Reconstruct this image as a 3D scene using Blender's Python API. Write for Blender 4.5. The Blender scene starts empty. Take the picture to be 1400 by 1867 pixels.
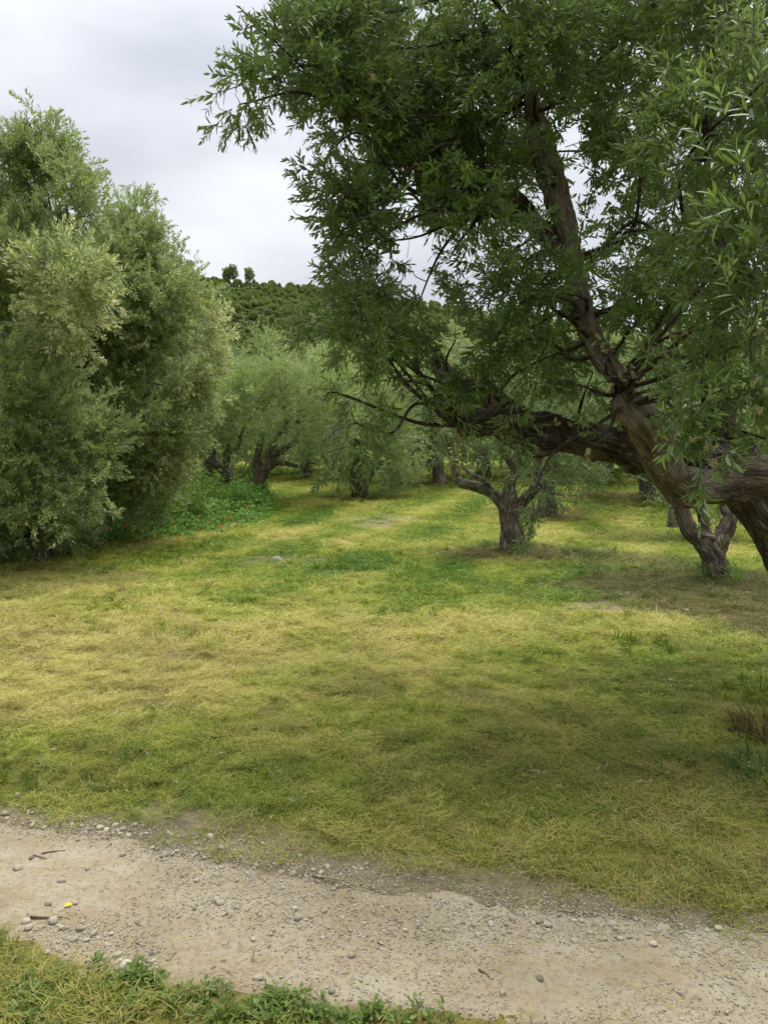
import bpy, math, random
import numpy as np
from mathutils import Vector

# ------------------------------------------------------------------ camera, world, sun, exposure
SC = bpy.context.scene
F = 1410.0; CX, CY = 700.0, 933.5
PITCH = math.radians(4.6); CAMZ = 1.6
cd = bpy.data.cameras.new('camera'); cam = bpy.data.objects.new('camera', cd)
SC.collection.objects.link(cam); SC.camera = cam
cam.location = (0, 0, CAMZ); cam.rotation_euler = (math.pi / 2 - PITCH, 0, 0)
cd.sensor_fit = 'VERTICAL'; cd.angle = 2 * math.atan(CY / F)
cd.sensor_height = 24; cd.lens = 12 * F / CY
cd.clip_start = 0.05; cd.clip_end = 6000

SUN_EL, SUN_AZ = math.radians(66), math.radians(22)   # azimuth clockwise from +Y: ahead and to the right
world = bpy.data.worlds.new("World"); SC.world = world; world.use_nodes = True
def build_world():
    nt = world.node_tree; N = nt.nodes; L = nt.links; N.clear()
    out = N.new('ShaderNodeOutputWorld'); bg = N.new('ShaderNodeBackground')
    sky = N.new('ShaderNodeTexSky'); sky.sky_type = 'NISHITA'; sky.sun_disc = False
    sky.sun_elevation = SUN_EL; sky.sun_rotation = SUN_AZ
    sk = N.new('ShaderNodeVectorMath'); sk.operation = 'SCALE'; sk.inputs['Scale'].default_value = 0.9
    L.new(sky.outputs[0], sk.inputs[0])
    tc = N.new('ShaderNodeTexCoord'); mp = N.new('ShaderNodeMapping')
    mp.inputs['Scale'].default_value = (1.0, 1.0, 2.6)
    L.new(tc.outputs['Generated'], mp.inputs[0])
    n1 = N.new('ShaderNodeTexNoise'); n1.inputs['Scale'].default_value = 1.9; n1.inputs['Detail'].default_value = 5
    n1.inputs['Roughness'].default_value = 0.45
    L.new(mp.outputs[0], n1.inputs['Vector'])
    rp = N.new('ShaderNodeValToRGB'); e = rp.color_ramp.elements
    e[0].position = .36; e[0].color = (0.78, 0.82, 0.90, 1)
    e[1].position = .66; e[1].color = (1.38, 1.41, 1.47, 1)
    L.new(n1.outputs['Fac'], rp.inputs[0])
    mx = N.new('ShaderNodeMix'); mx.data_type = 'RGBA'; mx.inputs[0].default_value = 0.97
    # an overcast sky is about 2.5 times brighter overhead than at the horizon
    sx = N.new('ShaderNodeSeparateXYZ'); L.new(tc.outputs['Generated'], sx.inputs[0])
    ma = N.new('ShaderNodeMath'); ma.operation = 'MULTIPLY_ADD'; ma.use_clamp = False
    mz = N.new('ShaderNodeMath'); mz.operation = 'MAXIMUM'; mz.inputs[1].default_value = 0; L.new(sx.outputs[2], mz.inputs[0])
    L.new(mz.outputs[0], ma.inputs[0]); ma.inputs[1].default_value = 2.6; ma.inputs[2].default_value = 1.0
    cl = N.new('ShaderNodeVectorMath'); cl.operation = 'SCALE'; L.new(rp.outputs[0], cl.inputs[0]); L.new(ma.outputs[0], cl.inputs['Scale'])
    L.new(sk.outputs[0], mx.inputs[6]); L.new(cl.outputs[0], mx.inputs[7])
    L.new(mx.outputs[2], bg.inputs[0]); bg.inputs[1].default_value = 0.1
    L.new(bg.outputs[0], out.inputs[0])
build_world()
sd = bpy.data.lights.new('sun', 'SUN'); sun = bpy.data.objects.new('sun', sd); SC.collection.objects.link(sun)
sd.energy = 1.5; sd.angle = math.radians(42); sd.color = (1, .95, .86)
sdir = Vector((math.sin(SUN_AZ) * math.cos(SUN_EL), math.cos(SUN_AZ) * math.cos(SUN_EL), math.sin(SUN_EL)))
sun.rotation_euler = (-sdir).to_track_quat('-Z', 'Y').to_euler(); sun.location = (0, 0, 30)
vs = SC.view_settings; vs.view_transform = 'Standard'; vs.look = 'None'; vs.gamma = 1; vs.use_curve_mapping = False
vs.exposure = 2.05
SC.render.engine = 'CYCLES'
SC.cycles.max_bounces = 6; SC.cycles.diffuse_bounces = 3; SC.cycles.glossy_bounces = 2
SC.cycles.transmission_bounces = 3; SC.cycles.transparent_max_bounces = 4

# ------------------------------------------------------------------ helpers
RNG = np.random.default_rng(7); random.seed(7)
C = SC.collection
def link(o, parent=None):
    C.objects.link(o)
    if parent is not None: o.parent = parent
    return o
def tag(o, label=None, cat=None, group=None, kind=None):
    if label: o['label'] = label
    if cat: o['category'] = cat
    if group: o['group'] = group
    if kind: o['kind'] = kind
    return o
def empty(name, loc):
    o = bpy.data.objects.new(name, None); o.location = loc; o.empty_display_size = .2
    return link(o)

def mesh_np(name, V, faces, mats, smooth=False, attrs=None, midx=None):
    """faces: list of int arrays (n,k) ; attrs: name -> (type, per-vertex array)"""
    V = np.asarray(V, np.float32)
    me = bpy.data.meshes.new(name)
    me.vertices.add(len(V)); me.vertices.foreach_set('co', V.ravel())
    faces = [np.asarray(f, np.int32) for f in faces if len(f)]
    nf = sum(len(f) for f in faces); nl = sum(f.size for f in faces)
    me.loops.add(nl); me.polygons.add(nf)
    me.loops.foreach_set('vertex_index', np.concatenate([f.ravel() for f in faces]))
    tot = np.concatenate([np.full(len(f), f.shape[1], np.int32) for f in faces])
    st = np.concatenate([[0], np.cumsum(tot)[:-1]]).astype(np.int32)
    me.polygons.foreach_set('loop_start', st); me.polygons.foreach_set('loop_total', tot)
    if midx is not None: me.polygons.foreach_set('material_index', np.asarray(midx, np.int32))
    if smooth is not False:
        me.polygons.foreach_set('use_smooth', np.ones(nf, bool))
    for m in (mats if isinstance(mats, (list, tuple)) else [mats]): me.materials.append(m)
    for k, (t, a) in (attrs or {}).items():
        at = me.attributes.new(k, t, 'POINT')
        at.data.foreach_set({'FLOAT': 'value', 'INT': 'value', 'FLOAT_VECTOR': 'vector', 'FLOAT_COLOR': 'color'}[t],
                            np.asarray(a, np.int32 if t == 'INT' else np.float32).ravel())
    me.update(calc_edges=True)
    return me
def obj(name, me, parent=None):
    return link(bpy.data.objects.new(name, me), parent)

def hash3(i, j, k):
    i = i.astype(np.uint32); j = j.astype(np.uint32); k = k.astype(np.uint32)
    h = i * np.uint32(374761393) + j * np.uint32(668265263) + k * np.uint32(2147483647 - 58)
    h = (h ^ (h >> np.uint32(13))) * np.uint32(1274126177)
    h = h ^ (h >> np.uint32(16))
    return (h & np.uint32(0xffffff)).astype(np.float64) / float(0xffffff)
def vn(P, f=1.0, seed=0):
    """value noise 0..1 of (n,3) points"""
    P = np.asarray(P, float) * f + 1000.0 + seed * 17.37
    I = np.floor(P).astype(np.int64); t = P - I; t = t * t * (3 - 2 * t)
    r = 0
    for a in (0, 1):
        for b in (0, 1):
            for c in (0, 1):
                w = (t[:, 0] if a else 1 - t[:, 0]) * (t[:, 1] if b else 1 - t[:, 1]) * (t[:, 2] if c else 1 - t[:, 2])
                r = r + w * hash3(I[:, 0] + a, I[:, 1] + b, I[:, 2] + c)
    return r
def fbm(P, f=1.0, o=3, seed=0):
    s = 0; a = 1; t = 0
    for k in range(o):
        s = s + a * vn(P, f * 2 ** k, seed + k); t += a; a *= .5
    return s / t
def xy3(x, y): return np.stack([np.ravel(x), np.ravel(y), np.zeros(np.size(x))], 1)
def sstep(a, b, x):
    t = np.clip((x - a) / (b - a), 0, 1); return t * t * (3 - 2 * t)

def gz(x, y):
    """height of the ground"""
    x = np.asarray(x, float); y = np.asarray(y, float)
    t = np.clip(y - 13.5, 0, None)
    z = 0.041 * t * t / (t + 3.0)
    z = np.where(y > 130, z + 0 * y, z)
    z = z + 0.25 * sstep(-3.5, -9, x) * sstep(9, 15, y)
    edge = 12.9 - 1.02 * np.clip(x - 1.9, 0, 99) - .35 * np.clip(1.9 - x, 0, 9) * 0
    z = z - 0.13 * sstep(0.0, 1.5, y - edge) * sstep(1.2, 2.6, x) * sstep(24, 14, y)
    sh = x.shape
    n = (fbm(xy3(x, y), .35, 2, 3) - .5) * .10 + (fbm(xy3(x, y), 2.1, 2, 5) - .5) * .035
    return z + n.reshape(sh) * sstep(-1, 1, y - 1.0)
def W(px, py, d):
    u = (px - CX) / F; v = (CY - py) / F
    dy = math.cos(PITCH) + v * math.sin(PITCH); dz = -math.sin(PITCH) + v * math.cos(PITCH)
    s = d / dy
    return np.array([u * s, d, CAMZ + dz * s])
def G(px, py):
    u = (px - CX) / F; v = (CY - py) / F
    dy = math.cos(PITCH) + v * math.sin(PITCH); dz = -math.sin(PITCH) + v * math.cos(PITCH)
    ys = np.geomspace(1.2, 90, 4000); s = ys / dy
    z = CAMZ + dz * s; g = gz(u * s, ys)
    k = np.argmax(z < g)
    return np.array([u * s[k], ys[k], g[k]])
def gp(px, py):
    return G(px, py)

# ------------------------------------------------------------------ materials
def mat(name):
    m = bpy.data.materials.new(name); m.use_nodes = True
    nt = m.node_tree; nt.nodes.clear()
    return m, nt.nodes, nt.links
def col(c): return (c[0], c[1], c[2], 1)
def mixc(N, L, fac, a, b, mode='MIX'):
    m = N.new('ShaderNodeMix'); m.data_type = 'RGBA'; m.blend_type = mode
    for s, v in ((0, fac), (6, a), (7, b)):
        if isinstance(v, bpy.types.NodeSocket): L.new(v, m.inputs[s])
        elif s == 0: m.inputs[0].default_value = v
        else: m.inputs[s].default_value = col(v)
    return m.outputs[2]
def math_(N, L, op, a, b=0.0, clamp=False):
    m = N.new('ShaderNodeMath'); m.operation = op; m.use_clamp = clamp
    for s, v in ((0, a), (1, b)):
        if isinstance(v, bpy.types.NodeSocket): L.new(v, m.inputs[s])
        else: m.inputs[s].default_value = v
    return m.outputs[0]
def attr(N, name, typ='GEOMETRY', out='Fac'):
    a = N.new('ShaderNodeAttribute'); a.attribute_name = name; a.attribute_type = typ
    return a.outputs[out]
def noise(N, L, vec, scale, detail=3, rough=.5):
    n = N.new('ShaderNodeTexNoise'); n.inputs['Scale'].default_value = scale
    n.inputs['Detail'].default_value = detail; n.inputs['Roughness'].default_value = rough
    if vec is not None: L.new(vec, n.inputs['Vector'])
    return n.outputs['Fac']
def ramp(N, L, fac, stops):
    r = N.new('ShaderNodeValToRGB'); e = r.color_ramp.elements
    while len(e) < len(stops): e.new(.5)
    for k, (p, c) in enumerate(stops): e[k].position = p; e[k].color = col(c)
    L.new(fac, r.inputs[0]); return r.outputs[0]
def principled(N, L, base, rough=.8, spec=.3, normal=None, trans=None, tfac=.3):
    out = N.new('ShaderNodeOutputMaterial'); p = N.new('ShaderNodeBsdfPrincipled')
    if isinstance(base, bpy.types.NodeSocket): L.new(base, p.inputs['Base Color'])
    else: p.inputs['Base Color'].default_value = col(base)
    p.inputs['Roughness'].default_value = rough; p.inputs['Specular IOR Level'].default_value = spec
    if normal is not None: L.new(normal, p.inputs['Normal'])
    if trans is None: L.new(p.outputs[0], out.inputs[0]); return
    t = N.new('ShaderNodeBsdfTranslucent')
    if isinstance(trans, bpy.types.NodeSocket): L.new(trans, t.inputs[0])
    else: t.inputs[0].default_value = col(trans)
    m = N.new('ShaderNodeMixShader'); m.inputs[0].default_value = tfac
    L.new(p.outputs[0], m.inputs[1]); L.new(t.outputs[0], m.inputs[2]); L.new(m.outputs[0], out.inputs[0])
def bump(N, L, h, strength, dist):
    b = N.new('ShaderNodeBump'); b.inputs['Strength'].default_value = strength; b.inputs['Distance'].default_value = dist
    L.new(h, b.inputs['Height']); return b.outputs[0]

def leaf_mat(name, top_a, top_b, under, bloom=(.72, .66, .38), rough=.42, tf=.34, young=None, per_tree=None):
    m, N, L = mat(name)
    v = attr(N, 'v'); bl = attr(N, 'bloom')
    c = mixc(N, L, v, top_a, top_b)
    if young:
        y = math_(N, L, 'GREATER_THAN', v, .8)
        c = mixc(N, L, math_(N, L, 'MULTIPLY', y, .75), c, young)
    if per_tree:
        oi = N.new('ShaderNodeObjectInfo'); c = mixc(N, L, math_(N, L, 'MULTIPLY', oi.outputs['Random'], .6), c, per_tree)
    g = N.new('ShaderNodeNewGeometry')
    c = mixc(N, L, math_(N, L, 'MULTIPLY', g.outputs['Backfacing'], .85), c, under)
    c = mixc(N, L, bl, c, bloom)
    tr = mixc(N, L, .5, c, (.28, .42, .08))
    principled(N, L, c, rough, .3, None, tr, tf)
    return m
M_leaf_near = leaf_mat('olive_leaf_near', (.055, .105, .018), (.125, .20, .038), (.18, .245, .11), young=(.20, .30, .05), rough=.42)
M_leaf_left = leaf_mat('olive_leaf_silver', (.125, .18, .045), (.30, .365, .13), (.34, .39, .22), tf=.38)
M_leaf_mid = leaf_mat('olive_leaf_pale', (.15, .22, .055), (.33, .41, .13), (.35, .41, .22), tf=.38)
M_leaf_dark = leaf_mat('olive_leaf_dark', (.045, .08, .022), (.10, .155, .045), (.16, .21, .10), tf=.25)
M_leaf_gold = leaf_mat('olive_leaf_yellowish', (.13, .17, .05), (.25, .30, .10), (.30, .35, .19), tf=.28)
M_pine = leaf_mat('pine_foliage', (.09, .135, .035), (.19, .25, .075), (.15, .20, .06), tf=.25, rough=.7, per_tree=(.26, .27, .10))
M_weed = leaf_mat('weed_leaf', (.06, .105, .015), (.15, .21, .04), (.15, .20, .06), tf=.3, rough=.5)
M_herb = leaf_mat('broad_green_leaf', (.05, .125, .012), (.12, .25, .028), (.12, .22, .04), tf=.35, rough=.75)

def twig_mat():
    m, N, L = mat('young_twig_bark'); principled(N, L, (.11, .105, .07), .7, .2); return m
M_twig = twig_mat()

def bark_mat(name, dark, mid_, light, lichen=.3, rough_bump=1.0, blend=None):
    m, N, L = mat(name)
    bc = attr(N, 'bc', out='Vector')
    mp = N.new('ShaderNodeMapping'); mp.inputs['Scale'].default_value = (1, 1, .22); L.new(bc, mp.inputs[0])
    n1 = noise(N, L, mp.outputs[0], 28, 6, .65)
    vo = N.new('ShaderNodeTexVoronoi'); vo.feature = 'DISTANCE_TO_EDGE'; vo.inputs['Scale'].default_value = 42
    nz = N.new('ShaderNodeTexNoise'); nz.inputs['Scale'].default_value = 14; L.new(mp.outputs[0], nz.inputs['Vector'])
    ad = N.new('ShaderNodeVectorMath'); ad.operation = 'MULTIPLY_ADD'
    L.new(nz.outputs['Color'], ad.inputs[0]); ad.inputs[1].default_value = (.12, .12, .12); L.new(mp.outputs[0], ad.inputs[2])
    L.new(ad.outputs[0], vo.inputs['Vector'])
    crack = ramp(N, L, vo.outputs['Distance'], [(0, (0, 0, 0)), (.28, (1, 1, 1))])
    base = ramp(N, L, n1, [(.34, dark), (.5, mid_), (.64, light)])
    if blend:
        b2 = ramp(N, L, n1, [(.34, blend[0]), (.5, blend[1]), (.64, blend[2])])
        bb = math_(N, L, 'ADD', attr(N, 'sm'), math_(N, L, 'MULTIPLY', math_(N, L, 'SUBTRACT', noise(N, L, bc, 12, 3, .6), .5), .8), True)
        base = mixc(N, L, bb, b2, base)
    cfac = math_(N, L, 'MULTIPLY', math_(N, L, 'SUBTRACT', 1.0, crack), .75 * rough_bump, True)
    c = mixc(N, L, cfac, base, (dark[0] * .5, dark[1] * .5, dark[2] * .5))
    big = noise(N, L, bc, 3.5, 4, .6)
    lf = ramp(N, L, big, [(.5, (0, 0, 0)), (.68, (lichen,) * 3)])
    c = mixc(N, L, lf, c, (.23, .22, .15))
    red = ramp(N, L, noise(N, L, bc, 2.2, 3, .5), [(.52, (0, 0, 0)), (.66, (.55,) * 3)])
    c = mixc(N, L, math_(N, L, 'MULTIPLY', red, .6), c, (dark[0] * 1.5, dark[1] * 1.2, dark[2] * .95))
    h = math_(N, L, 'ADD', math_(N, L, 'MULTIPLY', crack, .6 * rough_bump), n1)
    principled(N, L, c, .88, .2, bump(N, L, h, 1.0, .035 * rough_bump))
    return m
M_bark = bark_mat('rough_olive_bark', (.034, .025, .017), (.095, .073, .052), (.23, .19, .145), .45)
M_bark_smooth = bark_mat('smooth_olive_bark', (.065, .049, .032), (.145, .118, .08), (.27, .235, .175), .7, .55)
M_bark_blend = bark_mat('olive_bark_rough_to_smooth', (.07, .053, .034), (.165, .135, .092), (.30, .265, .195), .7, .7, ((.034, .025, .017), (.095, .073, .052), (.23, .19, .145)))
M_bark_far = bark_mat('weathered_olive_bark', (.065, .047, .031), (.17, .132, .092), (.36, .31, .245), .45, .8)

# grass colours: dryness 0 = fresh green, 1 = straw, >1 brown
def grass_mat(name, typ):
    m, N, L = mat(name)
    d = attr(N, 'dry', typ); v = attr(N, 'v')
    dd = math_(N, L, 'ADD', d, math_(N, L, 'MULTIPLY', math_(N, L, 'SUBTRACT', v, .5), .75), True)
    c = ramp(N, L, dd, [(.0, (.05, .13, .012)), (.28, (.15, .25, .018)), (.52, (.29, .34, .035)), (.75, (.42, .40, .085)), (1, (.50, .44, .16))])
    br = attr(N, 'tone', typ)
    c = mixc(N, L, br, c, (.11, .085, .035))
    principled(N, L, c, .65, .25, None, c, .3)
    return m
M_grass = grass_mat('mown_grass_blades', 'INSTANCER')

def ground_mat():
    m, N, L = mat('mown_turf_ground')
    d = attr(N, 'dry'); b = attr(N, 'bare'); t = attr(N, 'tone')
    g = N.new('ShaderNodeNewGeometry'); P = g.outputs['Position']
    n1 = noise(N, L, P, 28, 5, .65); n2 = noise(N, L, P, 5, 4, .6)
    mp = N.new('ShaderNodeMapping'); mp.inputs['Scale'].default_value = (60, 22, 40); L.new(P, mp.inputs[0])
    n3 = noise(N, L, mp.outputs[0], 3.0, 3, .7)
    s = math_(N, L, 'ADD', d, math_(N, L, 'MULTIPLY', math_(N, L, 'SUBTRACT', math_(N, L, 'ADD', n1, n3), 1.0), .9), True)
    c = ramp(N, L, s, [(0, (.05, .12, .012)), (.3, (.12, .19, .018)), (.55, (.25, .28, .035)), (.8, (.34, .32, .07)), (1, (.32, .27, .10))])
    soil = ramp(N, L, n1, [(.3, (.13, .10, .06)), (.7, (.31, .255, .165))])
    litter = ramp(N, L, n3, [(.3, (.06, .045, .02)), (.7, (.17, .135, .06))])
    c = mixc(N, L, t, c, litter)  # tone mixes in litter colour, also where it carries the painted crown shade
    hole = ramp(N, L, n3, [(.36, (1, 1, 1)), (.52, (0, 0, 0))])
    c = mixc(N, L, math_(N, L, 'MULTIPLY', hole, .8), c, (.05, .045, .015))
    bf = math_(N, L, 'ADD', b, math_(N, L, 'MULTIPLY', math_(N, L, 'SUBTRACT', n2, .5), .6), True)
    c = mixc(N, L, bf, c, soil)
    principled(N, L, c, .95, .1, bump(N, L, math_(N, L, 'ADD', n3, n1), .8, .03))
    return m
M_ground = ground_mat()

def path_mat():
    m, N, L = mat('stony_dirt_track')
    g = N.new('ShaderNodeNewGeometry'); P = g.outputs['Position']
    n1 = noise(N, L, P, 2.2, 5, .6); n2 = noise(N, L, P, 45, 5, .7); n3 = noise(N, L, P, 9, 4, .6)
    c = ramp(N, L, n1, [(.3, (.20, .168, .108)), (.5, (.285, .248, .175)), (.68, (.35, .318, .24))])
    c = mixc(N, L, ramp(N, L, n3, [(.4, (0, 0, 0)), (.65, (.45,) * 3)]), c, (.24, .18, .10))
    c = mixc(N, L, ramp(N, L, n2, [(.3, (.65,) * 3), (.5, (0, 0, 0))]), c, (.13, .095, .055))
    vo = N.new('ShaderNodeTexVoronoi'); vo.inputs['Scale'].default_value = 95; L.new(P, vo.inputs['Vector'])
    sp = ramp(N, L, vo.outputs['Distance'], [(.2, (1, 1, 1)), (.36, (0, 0, 0))])
    rc = N.new('ShaderNodeSeparateColor'); L.new(vo.outputs['Color'], rc.inputs[0])
    sel = math_(N, L, 'GREATER_THAN', rc.outputs[0], .72)
    c = mixc(N, L, math_(N, L, 'MULTIPLY', sp, math_(N, L, 'MULTIPLY', sel, .7)), c, (.45, .42, .35))
    e = attr(N, 'edge')
    c = mixc(N, L, math_(N, L, 'MULTIPLY', e, .7), c, (.20, .155, .085))
    h = math_(N, L, 'ADD', math_(N, L, 'MULTIPLY', n2, .6), math_(N, L, 'MULTIPLY', sp, math_(N, L, 'MULTIPLY', sel, .8)))
    principled(N, L, c, .95, .15, bump(N, L, h, .85, .012))
    return m
M_path = path_mat()

def stone_mat(name, a, b):
    m, N, L = mat(name)
    tc = N.new('ShaderNodeTexCoord'); oi = N.new('ShaderNodeObjectInfo')
    n = noise(N, L, tc.outputs['Object'], 3.5, 5, .6)
    c = mixc(N, L, n, a, b)
    c = mixc(N, L, math_(N, L, 'MULTIPLY', oi.outputs['Random'], .75), c, (.24, .195, .135))
    principled(N, L, c, .9, .2, bump(N, L, noise(N, L, tc.outputs['Object'], 14, 4, .6), .5, .1))
    return m
M_stone = stone_mat('pale_limestone', (.40, .36, .27), (.66, .61, .50))
M_stone_dark = stone_mat('dark_grey_stone', (.10, .09, .08), (.20, .18, .15))
def flat_mat(name, c, rough=.6, tf=.25):
    m, N, L = mat(name); principled(N, L, c, rough, .3, None, c, tf); return m

# ------------------------------------------------------------------ leaf / shoot machinery
def leaf_geo(pos, ax, nr, Ln, Wd, v, bloom, lod):
    n = len(pos)
    sd_ = np.cross(ax, nr); sd_ /= np.linalg.norm(sd_, axis=1, keepdims=True) + 1e-9
    nr = np.cross(sd_, ax)
    Ln = Ln[:, None]; Wd = Wd[:, None]
    if lod == 0:   # 8 verts, folded midrib and a curved blade
        def pt(t, s, h): return pos + ax * Ln * t + sd_ * Wd * s + nr * (Wd * h - Ln * .10 * t * t)
        P = [pt(0, 0, 0), pt(.3, -.45, .16), pt(.3, 0, 0), pt(.3, .45, .16), pt(.68, -.40, .14), pt(.68, 0, 0), pt(.68, .40, .14), pt(1, 0, 0)]
        V = np.stack(P, 1).reshape(-1, 3); b = (np.arange(n) * 8)[:, None]
        T = np.array([[0, 2, 1], [0, 3, 2], [4, 5, 7], [5, 6, 7]])
        Q = np.array([[1, 2, 5, 4], [2, 3, 6, 5]])
        faces = [(b[:, None] + T[None]).reshape(-1, 3), (b[:, None] + Q[None]).reshape(-1, 4)]; k = 8
    else:          # 4 verts, folded diamond
        P = [pos, pos + ax * Ln * .5 - sd_ * Wd * .5 + nr * Wd * .15, pos + ax * Ln, pos + ax * Ln * .5 + sd_ * Wd * .5 + nr * Wd * .15]
        V = np.stack(P, 1).reshape(-1, 3); b = (np.arange(n) * 4)[:, None]
        T = np.array([[0, 2, 1], [0, 3, 2]])
        faces = [(b[:, None] + T[None]).reshape(-1, 3)]; k = 4
    return V, faces, np.repeat(v, k), np.repeat(bloom, k)

def unit(a): return a / (np.linalg.norm(a, axis=-1, keepdims=True) + 1e-9)

def shoot_template(rng, length=.42, nside=4, spacing=.019, leaf=.056, lw=.20, ang=50, curve=.25):
    """an arching olive shoot along +Z with opposite leaves; returns leaf arrays and stem polylines"""
    Ps, As, Ns, Ls = [], [], [], []; stems = []
    def twig(p0, d0, ln, r0, depth):
        p = np.array(p0, float); d = np.array(d0, float); d /= np.linalg.norm(d)
        bend = rng.normal(0, curve, 3); n = max(3, int(ln / spacing)); poly = [p.copy()]
        ph = rng.uniform(0, math.pi)
        for i in range(n):
            d = d + bend * (spacing / .4) + rng.normal(0, .03, 3); d /= np.linalg.norm(d)
            p = p + d * spacing; 
            if i % 3 == 2 or i == n - 1: poly.append(p.copy())
            a = np.cross(d, [.3, .8, .1]); a /= np.linalg.norm(a); b = np.cross(d, a)
            ph += math.pi / 2 + rng.normal(0, .35)
            t = i / n
            if depth == 0 and t < .18: continue
            for sgn in (0, 1):
                if rng.random() < .10: continue
                q = ph + sgn * math.pi
                o = a * math.cos(q) + b * math.sin(q)
                an = math.radians(ang * (1 - .45 * t) + rng.normal(0, 12))
                lx = d * math.cos(an) + o * math.sin(an)
                nn = d * math.sin(an) - o * math.cos(an)
                nn = nn + rng.normal(0, .35, 3) + np.array([0, 0, .15])
                Ps.append(p + o * .002); As.append(lx / np.linalg.norm(lx)); Ns.append(nn / np.linalg.norm(nn))
                Ls.append(leaf * rng.uniform(.7, 1.15) * (1 - .45 * t ** 3))
        Ps.append(p); As.append(d); Ns.append(np.cross(d, [1, .2, .1])); Ls.append(leaf * .6)
        stems.append((np.array(poly), r0))
        return poly
    main = twig((0, 0, 0), (0, 0, 1), length, .0028, 0)
    for s in range(nside):
        k = rng.integers(0, max(1, len(main) - 2)); q = rng.uniform(0, 2 * math.pi)
        dd = (math.cos(q) * .8, math.sin(q) * .8, .85)
        twig(main[k], dd, length * rng.uniform(.25, .55), .0018, 1)
    return dict(P=np.array(Ps), A=np.array(As), N=unit(np.array(Ns)), L=np.array(Ls), lw=lw, stems=stems)

def prism(poly, r, sides=3):
    poly = np.asarray(poly); n = len(poly)
    d = np.gradient(poly, axis=0); d = unit(d)
    a = unit(np.cross(d, np.array([.31, .77, .2]))); b = np.cross(d, a)
    rr = np.linspace(1, .45, n)[:, None] * r if np.isscalar(r) else np.asarray(r)[:, None]
    rings = [poly + (a * math.cos(2 * math.pi * k / sides) + b * math.sin(2 * math.pi * k / sides)) * rr for k in range(sides)]
    V = np.stack(rings, 1).reshape(-1, 3); f = []
    for i in range(n - 1):
        for k in range(sides):
            k2 = (k + 1) % sides
            f.append((i * sides + k, i * sides + k2, (i + 1) * sides + k2, (i + 1) * sides + k))
    return V, np.array(f, np.int32)
def stem_mesh(t):
    V, Fc = [], []; o = 0
    for poly, r in t['stems']:
        v, f = prism(poly, r); V.append(v); Fc.append(f + o); o += len(v)
    return np.concatenate(V), np.concatenate(Fc)

def frames(dirs, rng):
    z = unit(dirs); r = rng.normal(size=z.shape); x = unit(np.cross(r, z)); y = np.cross(z, x)
    return np.stack([x, y, z], 2)      # columns = local axes

class Geo:
    def __init__(s): s.V = []; s.F3 = []; s.F4 = []; s.M3 = []; s.M4 = []; s.v = []; s.b = []; s.o = 0
    def add(s, V, faces, mi=0, v=None, b=None):
        for f in faces:
            f = np.asarray(f, np.int64) + s.o
            if f.shape[1] == 3: s.F3.append(f); s.M3.append(np.full(len(f), mi))
            else: s.F4.append(f); s.M4.append(np.full(len(f), mi))
        s.V.append(V); s.v.append(np.zeros(len(V)) if v is None else v); s.b.append(np.zeros(len(V)) if b is None else b)
        s.o += len(V)
    def mesh(s, name, mats, smooth=False):
        fs = []; mi = []
        if s.F3: fs.append(np.concatenate(s.F3)); mi.append(np.concatenate(s.M3))
        if s.F4: fs.append(np.concatenate(s.F4)); mi.append(np.concatenate(s.M4))
        return mesh_np(name, np.concatenate(s.V), fs, mats, smooth,
                       {'v': ('FLOAT', np.concatenate(s.v)), 'bloom': ('FLOAT', np.concatenate(s.b))}, np.concatenate(mi))

def blobs_px(lst):
    """(px,py,depth,rx_px[,rz_px][,dict]) -> world blobs"""
    out = []
    for b in lst:
        opt = b[-1] if isinstance(b[-1], dict) else {}
        b = [q for q in b if not isinstance(q, dict)]
        px, py, d, rx = b[:4]; rz = b[4] if len(b) > 4 else rx
        c = W(px, py, d); k = d / F
        out.append(dict(c=c, r=np.array([rx * k, opt.get('ry', (rx + rz) / 2 * k), rz * k]), **{q: w for q, w in opt.items() if q != 'ry'}))
    return out

def scatter(blobs, dens, rng, up=.45, gate=.42, gf=2.2, seed=1):
    """shoot positions, directions, bloom flags"""
    P, D, B = [], [], []
    for bl in blobs:
        r = bl['r']; area = 4 * math.pi * (np.prod(r)) ** (2 / 3)
        n = int(area * dens * bl.get('dens', 1))
        u = unit(rng.normal(size=(n, 3))); q = rng.random(n) ** (1 / 2.4)
        p = bl['c'] + u * r * q[:, None]
        g = vn(p, gf, seed) ; keep = g > gate * bl.get('gate', 1)
        p = p[keep]; u = u[keep]
        d = u * np.array([1, 1, .8]) + rng.normal(0, .38, p.shape)
        d[:, 2] += bl.get('up', up)
        P.append(p); D.append(unit(d)); bb = np.full(len(p), bl.get('bloom', 0.0))
        B.append(bb)
    return np.concatenate(P), np.concatenate(D), np.concatenate(B)

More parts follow.
